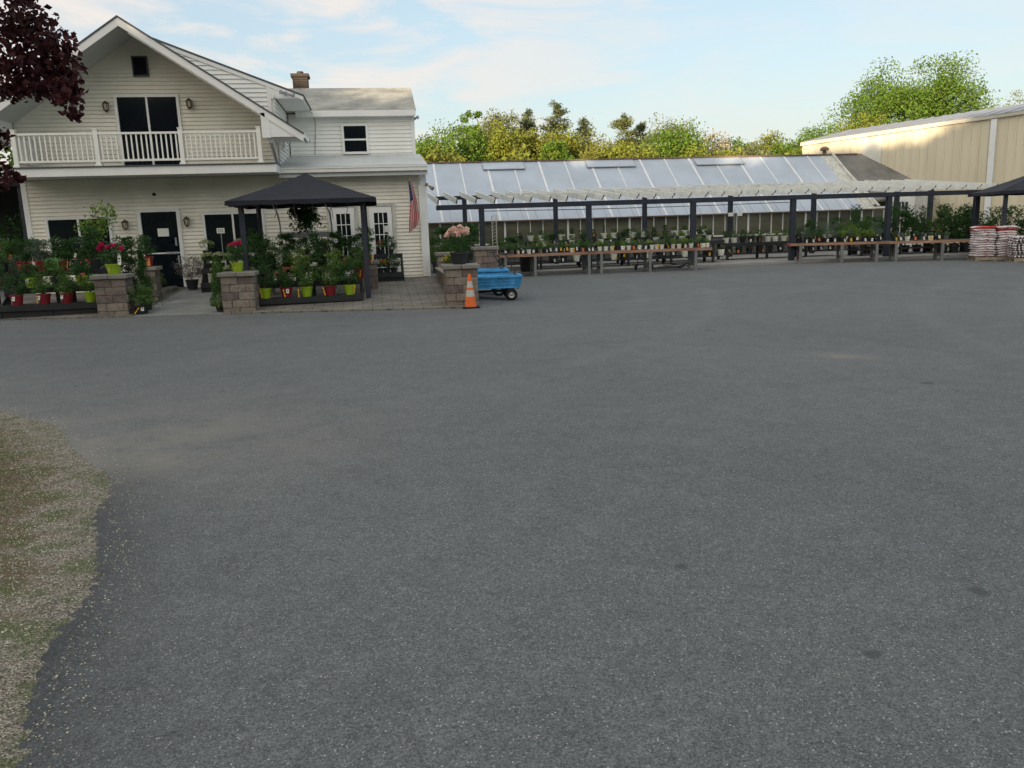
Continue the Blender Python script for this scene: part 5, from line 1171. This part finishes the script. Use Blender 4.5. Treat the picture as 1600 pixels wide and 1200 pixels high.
bench('second wooden plant bench, joined to the left one', (7.0, 25.6), (10.75, 25.1), .73, (.15, 1.75, 3.25))
bench('wooden plant bench with a red painted end board', (14.35, 26.7), (17.35, 25.45), .69, (.35, 1.72, 2.85), red=True)
bench('rightmost wooden plant bench, ending at the stacked bags', (17.37, 25.44), (20.5, 24.15), .68, (.2, 1.65, 3.0))
def black_bench(label, x0, x1, y, z, d=.9, low=True):
    t = empty('nursery_bench', ((x0 + x1) / 2, y, .085), label, 'bench', 'black nursery benches under the pergola')
    b = MB()
    n = 5
    for k in range(n): b.box(x0, x1, y + k * d / n, y + (k + .85) * d / n, z - .05, z)
    b.box(x0, x1, y - .03, y - .003, z - .13, z); b.build('bench_top', 'black_plastic', t)
    if low: b = MB(); b.box(x0, x1, y + .05, y + d, .28, .32); b.build('lower_shelf', 'black_plastic', t)
    x = x0 + .1
    while x < x1:
        for yy in (y, y + d - .08): b = MB(); b.box(x - .04, x + .04, yy, yy + .08, .085, z - .052); b.build('leg', 'black_plastic', t)
        x += 1.6
black_bench('black nursery bench under the left part of the pergola', 3.9, 12.4, 27.9, .88)
black_bench('raised black bench against the greenhouse wall on the left', 4.2, 12.6, 29.4, 1.05)
black_bench('black nursery bench in the gap between the wooden benches', 12.9, 17.6, 28.9, .72)
black_bench('black nursery bench under the right part of the pergola', 17.8, 22.8, 27.9, .70)
ORD = ['leftmost', 'second', 'third', 'fourth', 'fifth', 'sixth', 'seventh', 'eighth', 'ninth', 'tenth', 'eleventh', 'twelfth', 'thirteenth', 'fourteenth', 'fifteenth', 'sixteenth', 'seventeenth', 'eighteenth', 'nineteenth', 'twentieth',
       '21st', '22nd', '23rd', '24th', '25th', '26th', '27th', '28th', '29th', '30th']
DESC = dict(bush='dark leafy plant', grey='grey leaved plant', tiny_white='white flowered plant', yellow='yellow flowered plant', orange='orange flowered plant', rose='coral flowered plant', grassy='grassy plant', feather='feathery plant', upright='upright plant', light='light green plant', cream='cream flowered plant', white='white dotted plant', lily='tall lily like plant')
POTD = dict(black_plastic='black pot', whitepot='white printed pot', greypot='grey pot')
def row(where, xs, yf, z, kinds, pots, r, h, s, group, tagp=.5, sz=1., seed=0):
    tagp = min(1, tagp * 1.5)
    rg = random.Random(seed); cnt = 0
    for i, x in enumerate(xs):
        kd = kinds[i % len(kinds)] if isinstance(kinds, list) else kinds(rg); pt = pots[i % len(pots)] if isinstance(pots, list) else pots(rg); tg = []
        if rg.random() < tagp: tg.append((rg.choice(['tag_white'] * 8 + ['tag_yellow', 'tag_orange']), rg.uniform(-.03, .03), rg.choice([.02, .03, h * .45]), .06, .10, rg.uniform(-.2, .2)))
        if rg.random() < .2: tg.append(('tag_yellow', rg.uniform(-.05, .05), .02, .018, .13, rg.uniform(-.3, .3)))
        y = yf(x) + rg.uniform(-.03, .03)
        plant((x + rg.uniform(-.03, .03), y, z), kd, pt, '%s in %s, %s from left, %s' % (DESC[kd], POTD[pt], ORD[i] if i else 'first', where), group=group, r=r, h=h, s=s * rg.uniform(.85, 1.15), sz=sz, tag_=tg, sq=False)
f1 = lambda x: 25.75 - .15 * (x - 3.85) / 3.1 + .16; f2 = lambda x: 25.6 - .5 * (x - 7) / 3.75 + .16
row("front row of left bench", np.arange(4.05, 6.95, 0.18), f1, .722, ['grey', 'bush', 'bush', 'tiny_white', 'grassy', 'rose', 'bush', 'tiny_white', 'rose', 'grey', 'bush', 'yellow', 'bush'], ['black_plastic', 'greypot', 'black_plastic', 'black_plastic', 'whitepot', 'black_plastic', 'greypot', 'black_plastic'], .075, .14, 0.42, 'small pots on the left bench', .55, seed=1)
row("front row of second bench", np.arange(7.15, 10.7, 0.185), f2, .732, ['light', 'bush', 'grey', 'bush', 'light', 'tiny_white', 'grey', 'bush', 'tiny_white', 'yellow', 'tiny_white', 'grey', 'bush', 'light', 'bush'], ['whitepot', 'whitepot', 'whitepot', 'black_plastic', 'whitepot', 'whitepot', 'black_plastic', 'whitepot', 'black_plastic'], .075, .14, 0.42, 'small pots on the second bench', .5, seed=2)
row("back row of left bench", np.arange(4.1, 6.95, 0.28), lambda x: f1(x) + .42, .722, ['bush', 'grey', 'bush', 'white', 'light'], ['black_plastic'], .09, .16, 0.5, 'pots at the back of the left bench', .2, seed=3)
row("back row of second bench", np.arange(7.2, 10.7, 0.28), lambda x: f2(x) + .42, .732, ['light', 'grey', 'bush', 'white', 'light', 'tiny_white'], ['black_plastic', 'greypot'], .09, .16, 0.5, 'pots at the back of the second bench', .2, seed=4)
row("black bench behind left benches", np.arange(4.1, 12.2, 0.34), lambda x: 28.15, .88, ['bush', 'white', 'bush', 'grassy', 'light', 'bush', 'upright', 'white'], ['black_plastic', 'black_plastic', 'whitepot'], .11, .18, 0.55, 'pots on the black bench behind the left benches', .4, sz=.85, seed=5)
row("raised bench by greenhouse", np.arange(5.2, 12.5, 0.4), lambda x: 29.75, 1.05, ['bush', 'grassy', 'bush', 'grassy', 'bush', 'upright', 'bush', 'bush', 'lily'], ['black_plastic', 'whitepot', 'whitepot', 'black_plastic', 'whitepot', 'whitepot', 'black_plastic'], .12, .2, 0.5, 'pots on the raised bench by the greenhouse', .35, sz=.8, seed=6)
row("black bench in the gap", np.arange(13.05, 17.5, 0.33), lambda x: 29.15, .72, ['bush', 'bush', 'white', 'white', 'bush', 'tiny_white', 'light', 'bush'], ['whitepot', 'whitepot', 'black_plastic', 'black_plastic', 'black_plastic', 'whitepot', 'whitepot'], .12, .2, 0.66, 'pots on the black bench in the gap', .35, sz=.85, seed=7)
row("low shelf in the gap", np.arange(13.1, 17.5, .42), lambda x: 29.05, .32, ['bush', 'grey'], ['black_plastic'], .13, .2, .55, 'pots on the shelf below the black bench', .5, sz=.5, seed=8)
f3 = lambda x: 26.7 - 1.25 * (x - 14.35) / 3.0 + .2; f4 = lambda x: 25.44 - 1.29 * (x - 17.37) / 3.13 + .2
row("front row, red ended bench", np.arange(14.9, 17.3, 0.22), f3, .69, ['feather', 'feather', 'bush', 'feather', 'feather', 'light', 'grey', 'light', 'light', 'light'], ['black_plastic'], .085, .16, 0.6, 'pots on the bench with the red end', .6, seed=9)
row("back row, red ended bench", np.arange(14.9, 17.5, .33), lambda x: f3(x) + .42, .69, ['feather', 'upright', 'feather', 'feather', 'bush', 'light', 'bush'], ['black_plastic'], .11, .18, 1.0, 'pots at the back of the bench with the red end', .2, seed=10)
row("rightmost wooden bench", np.arange(17.55, 19.1, 0.22), f4, .68, ['rose', 'grey', 'bush', 'white', 'grey', 'tiny_white'], ['black_plastic', 'greypot', 'whitepot'], .085, .15, 0.45, 'pots on the rightmost bench', .6, seed=11)
row("black bench at pergola's right", np.arange(17.0, 22.7, .40), lambda x: 28.2, .70, ['upright', 'bush', 'lily', 'bush', 'upright', 'bush', 'lily'], ['black_plastic', 'black_plastic'], .14, .22, 1.15, 'pots on the black bench at the right', .25, seed=12)
row("rear row at pergola's right", np.arange(18.4, 25, .55), lambda x: 29.3, .085, ['lily', 'upright', 'bush', 'lily'], ['black_plastic'], .18, .28, 1.75, 'large pots under the right part of the pergola', 0, seed=13)
row("behind the right canopy", np.arange(21.0, 26.5, .5), lambda x: 27.6, .085, ['lily', 'upright', 'lily'], ['black_plastic'], .18, .28, 1.55, 'large pots behind the right canopy', 0, seed=14)
row("low shelf behind left benches", np.arange(6.0, 12.3, .45), lambda x: 28.0, .32, ['bush', 'grey'], ['black_plastic', 'black_plastic', 'whitepot'], .13, .22, .5, 'pots on the low shelf behind the left benches', .8, sz=.5, seed=15)
# dark shrubs between the house and the first pergola post
for i, (px, y, s) in enumerate(((682, 26.2, 1.5), (700, 26.6, 1.7), (716, 26.2, 1.5), (735, 26.8, 1.6), (690, 25.2, 1.2), (712, 25.0, 1.2), (775, 27.4, 1.1), (800, 27.5, 1.0))):
    q = PX(px, 400, y); plant((q[0], y, .30 if i < 6 else .5), 'bush' if i % 2 == 0 else 'upright', 'greypot', ['dark shrub against the house corner by the greenhouse', 'tallest dark shrub between the house and the pergola', 'third dark shrub from the house corner', 'dark shrub left of the first pergola post', 'smaller front shrub beside the downspout', 'smaller front shrub behind the pink peonies', 'dark shrub right of the first pergola posts', 'low shrub behind the left end of the left bench'][i], group='dark shrubs beside the house', s=s * 1.1, r=.16, h=.26, sz=1.0 if i < 6 else .8)
b = MB(); b.box(1.6, 3.7, 24.9, 26.9, .12, .30); b.box(1.7, 3.6, 25.0, 26.8, -.05, .12, 1); tag(b.build('display_platform', ['black_plastic', 'mortar']), 'low black platform for shrubs between the house and the pergola', 'platform')
# bin, hose, dolly under the benches
t = empty('bin', (5.0, 27.2, .085), 'round black bin under the left bench', 'bin'); b = MB(); b.lathe([(0, 0), (.22, 0), (.27, .62), (.30, .62), (.30, .66), (.25, .66), (.24, .1), (0, .1)], 18, (4.95, 27.1, .085)); b.build('tub', 'black_plastic', t); b = MB(); b.tube([(4.65, 27.1, .6), (4.6, 26.95, .66), (4.7, 26.85, .7)], .012, 5); b.build('handle', 'black_plastic', t)
b = MB(); pts = []
for i in range(40): a = i * .55; pts.append((9.6 + .55 * math.cos(a) * (1 - i * .008) + i * .012, 26.3 + .25 * math.sin(a), .03 + .004 * i))
pts += [(10.4, 26.2, .1), (10.9, 26.5, .5), (11.0, 26.9, 1.0)]
b.tube(pts, .014, 6); tag(b.build('garden_hose', 'black_plastic'), 'black garden hose coiled below the right end of the second bench', 'hose')
t = empty('hand_truck', (8.9, 26.7, 0), 'black folded hand truck under the second wooden bench', 'hand truck'); b = MB()
for x in (8.7, 9.1): b.tube([(x, 26.6, .12), (x + .05, 26.7, .65)], .018, 6)
for k in range(3): b.tube([(8.7, 26.6, .2 + k * .18), (9.12, 26.6, .2 + k * .18)], .014, 5)
b.build('frame', 'black_metal', t)
for x in (8.62, 9.2): b = MB(); b.lathe([(0, -.02), (.09, -.02), (.10, 0), (.09, .02), (0, .02)], 14, T=Matrix.Translation((x, 26.55, .10)) @ Matrix.Rotation(R(90), 4, 'Y')); b.build('wheel', 'rubber', t)
t = empty('wire_sign', (13.9, 31.2, .1), 'thin wire sign holder with two white cards before the greenhouse panes', 'sign')
b = MB(); b.tube([(14.3, 31.2, .1), (14.3, 31.2, 2.0)], .012, 5); b.build('stake', 'galv', t)
for x in (14.12, 14.5): b = MB(); b.box(x - .11, x + .11, 31.17, 31.18, 1.72, 1.86); b.build('card', 'tag_white', t)
t = empty('vine_trellis', (3.95, 27.15, .1), 'narrow pale lattice with leaves right of the first front pergola post', 'trellis')
b = MB(); 
for x in (3.80, 3.95): b.box(x - .012, x + .012, 27.14, 27.16, .085, 2.0)
for k in range(14): b.bar((3.80, 27.13, .5 + k * .11), (3.95, 27.13, .58 + k * .11), .012, .012)
b.build('lattice', 'dirty_white', t)
# ------------------------------------------------------------------ pallets with bags
u_ = Vector((math.cos(R(-25)), math.sin(R(-25)), 0)); v_ = Vector((-u_.y, u_.x, 0))
def bag_mesh(seed, mats, stripe):
    rg = np.random.default_rng(seed); nx_, ny_ = 12, 8; b = MB(); Lx, Ly, Hz = .30, .245, .042
    g = {}
    for side in (1, -1):
        for i in range(nx_ + 1):
            for j in range(ny_ + 1):
                u = 2 * i / nx_ - 1; v = 2 * j / ny_ - 1; e = max(0, 1 - abs(u) ** 4) * max(0, 1 - abs(v) ** 4)
                z = side * Hz * e ** .5 + .006 * math.sin(u * 7 + seed) * math.sin(v * 6 + seed * 2)
                g[(side, i, j)] = (Lx * u * (1 - .03 * abs(v) ** 3), Ly * v * (1 - .03 * abs(u) ** 3), Hz + z + .01 * (1 - abs(u)) * side)
    for side in (1, -1):
        for i in range(nx_):
            for j in range(ny_):
                q = [g[(side, i, j)], g[(side, i + 1, j)], g[(side, i + 1, j + 1)], g[(side, i, j + 1)]]
                if stripe == 1: m = 1 if (side > 0 and 3 <= i <= 8 and 2 <= j <= 5) or (side < 0 and j in (0, 7) and i == 5) else 0
                elif stripe == 2: m = 1 if (i * 3 + j * 5 + seed) % 7 < 3 and (j in (0, 7) or i in (0, 11) or side < 0) else 0
                else: m = 1
                b.face(q if side > 0 else q[::-1], m)
    return b.build('bag', mats, local=True, smooth=True)
bagA = [bag_mesh(s, ['bag', 'bag_red'], 1) for s in (1, 2)] ; bagR = bag_mesh(4, ['bag', 'bag_red'], 3); bagB = [bag_mesh(s, ['bag', 'bag_black'], 2) for s in (5, 6)]
for o in bagA + bagB + [bagR]: PROTO_OBS.append(o)
def pallet(label, c, wx, wy, ang):
    t = empty('pallet', c, label, 'pallet', 'wooden pallets', rz=ang); b = MB()
    for k in range(6): b.box(0, wx, k * wy / 5.6, k * wy / 5.6 + .1, .105, .125)
    b.build('deck_boards', 'pallet', t, local=True); b = MB()
    for k in range(3):
        y = k * (wy - .06) / 2; b.box(0, wx, y, y + .06, .02, .104)
    for x in (0, wx / 2 - .05, wx - .1): b.box(x, x + .1, 0, wy, 0, .019)
    b.build('stringers', 'pallet', t, local=True)
LAY = ['lowest', 'second', 'third', 'fourth', 'fifth', 'sixth', 'seventh', 'eighth', 'ninth', 'tenth', 'eleventh', 'twelfth', 'thirteenth']
def stack(c, ang, layers, lh, protos_, what, pal, top=None):
    rg = random.Random(layers); c = Vector(c); Rm = Matrix.Rotation(ang, 4, 'Z')
    for L_i in range(layers):
        sw = L_i % 2
        for i in range(2):
            for j in range(2):
                if L_i == layers - 1 and i == 1 and j == 0 and layers > 10: pass
                lx, ly = .30 + i * .59, .245 + j * .49
                off = Vector((lx + rg.uniform(-.02, .02) + .02 * math.sin(L_i), ly + rg.uniform(-.02, .02), .126 + L_i * lh))
                pr_ = (top if top is not None and L_i >= layers - 2 and (i + j) % 2 == L_i % 2 else protos_[rg.randrange(len(protos_))]); o = pr_.copy(); COL.objects.link(o); o.name = 'bag'
                o.location = c + Rm @ off; o.rotation_euler = (rg.uniform(-.02, .02), rg.uniform(-.03, .03), ang + rg.uniform(-.04, .04) + (math.pi if rg.random() < .5 else 0))
                tag(o, '%s, %s layer of %s, %s %s corner' % (what if pr_ is not top else 'red plastic bag', LAY[L_i], pal, 'front' if j == 0 else 'rear', 'left' if i == 0 else 'right'), 'bag', 'bags stacked on the ' + pal)
c1 = Vector((19.30, 23.75, 0)); c2 = Vector((19.62, 22.45, 0)); a1 = R(-25)
pallet('wooden pallet under the taller stack of white and red bags', c1, 1.18, .98, a1); pallet('wooden pallet under the shorter stack of white and dark bags', c2, 1.18, .98, a1)
stack(c1, a1, 13, .075, bagA, 'white and red plastic bag', 'taller pallet', top=bagR); stack(c2, a1, 9, .072, bagB, 'white and dark plastic bag', 'shorter pallet')
# ------------------------------------------------------------------ far left: shade shelter and hedge
t = empty('shade_shelter', (-11.5, 25, .1), 'dark open shelter with a pale roof edge left of the house', 'shelter')
b = MB(); b.box(-14.5, -9.5, 24.6, 29, 3.50, 3.56); b.build('roof', 'porch_roof', t); b = MB(); b.box(-14.5, -9.5, 24.56, 24.6, 3.15, 3.48); b.build('shade_cloth', 'canopy', t)
for x in (-14.3, -12, -9.7): b = MB(); b.box(x - .05, x + .05, 24.62, 24.72, .0, 3.5); b.build('post', 'navy_post', t)
b = MB(); b.box(-14.5, -9.5, 28.9, 29, 0, 3.5); b.build('back_panel', 'black_plastic', t)
r_ = np.random.default_rng(31); n = 6000; x_ = r_.uniform(-14, -9.1, n); y_ = 26.5 + r_.normal(size=n) * .5; z_ = r_.uniform(0, 1, n) ** .8 * (2.5 + .3 * np.sin(x_ * 3))
t = empty('hedge', (-11.5, 26.5, 0), 'dark evergreen hedge under the shelter at the left edge', 'hedge'); quadmesh('foliage', leaf_quads(np.stack([x_ + 11.5, y_ - 26.5, z_], -1), .11, .05, r_), 'foliage', ['lf_dark'], t)
hide_protos()
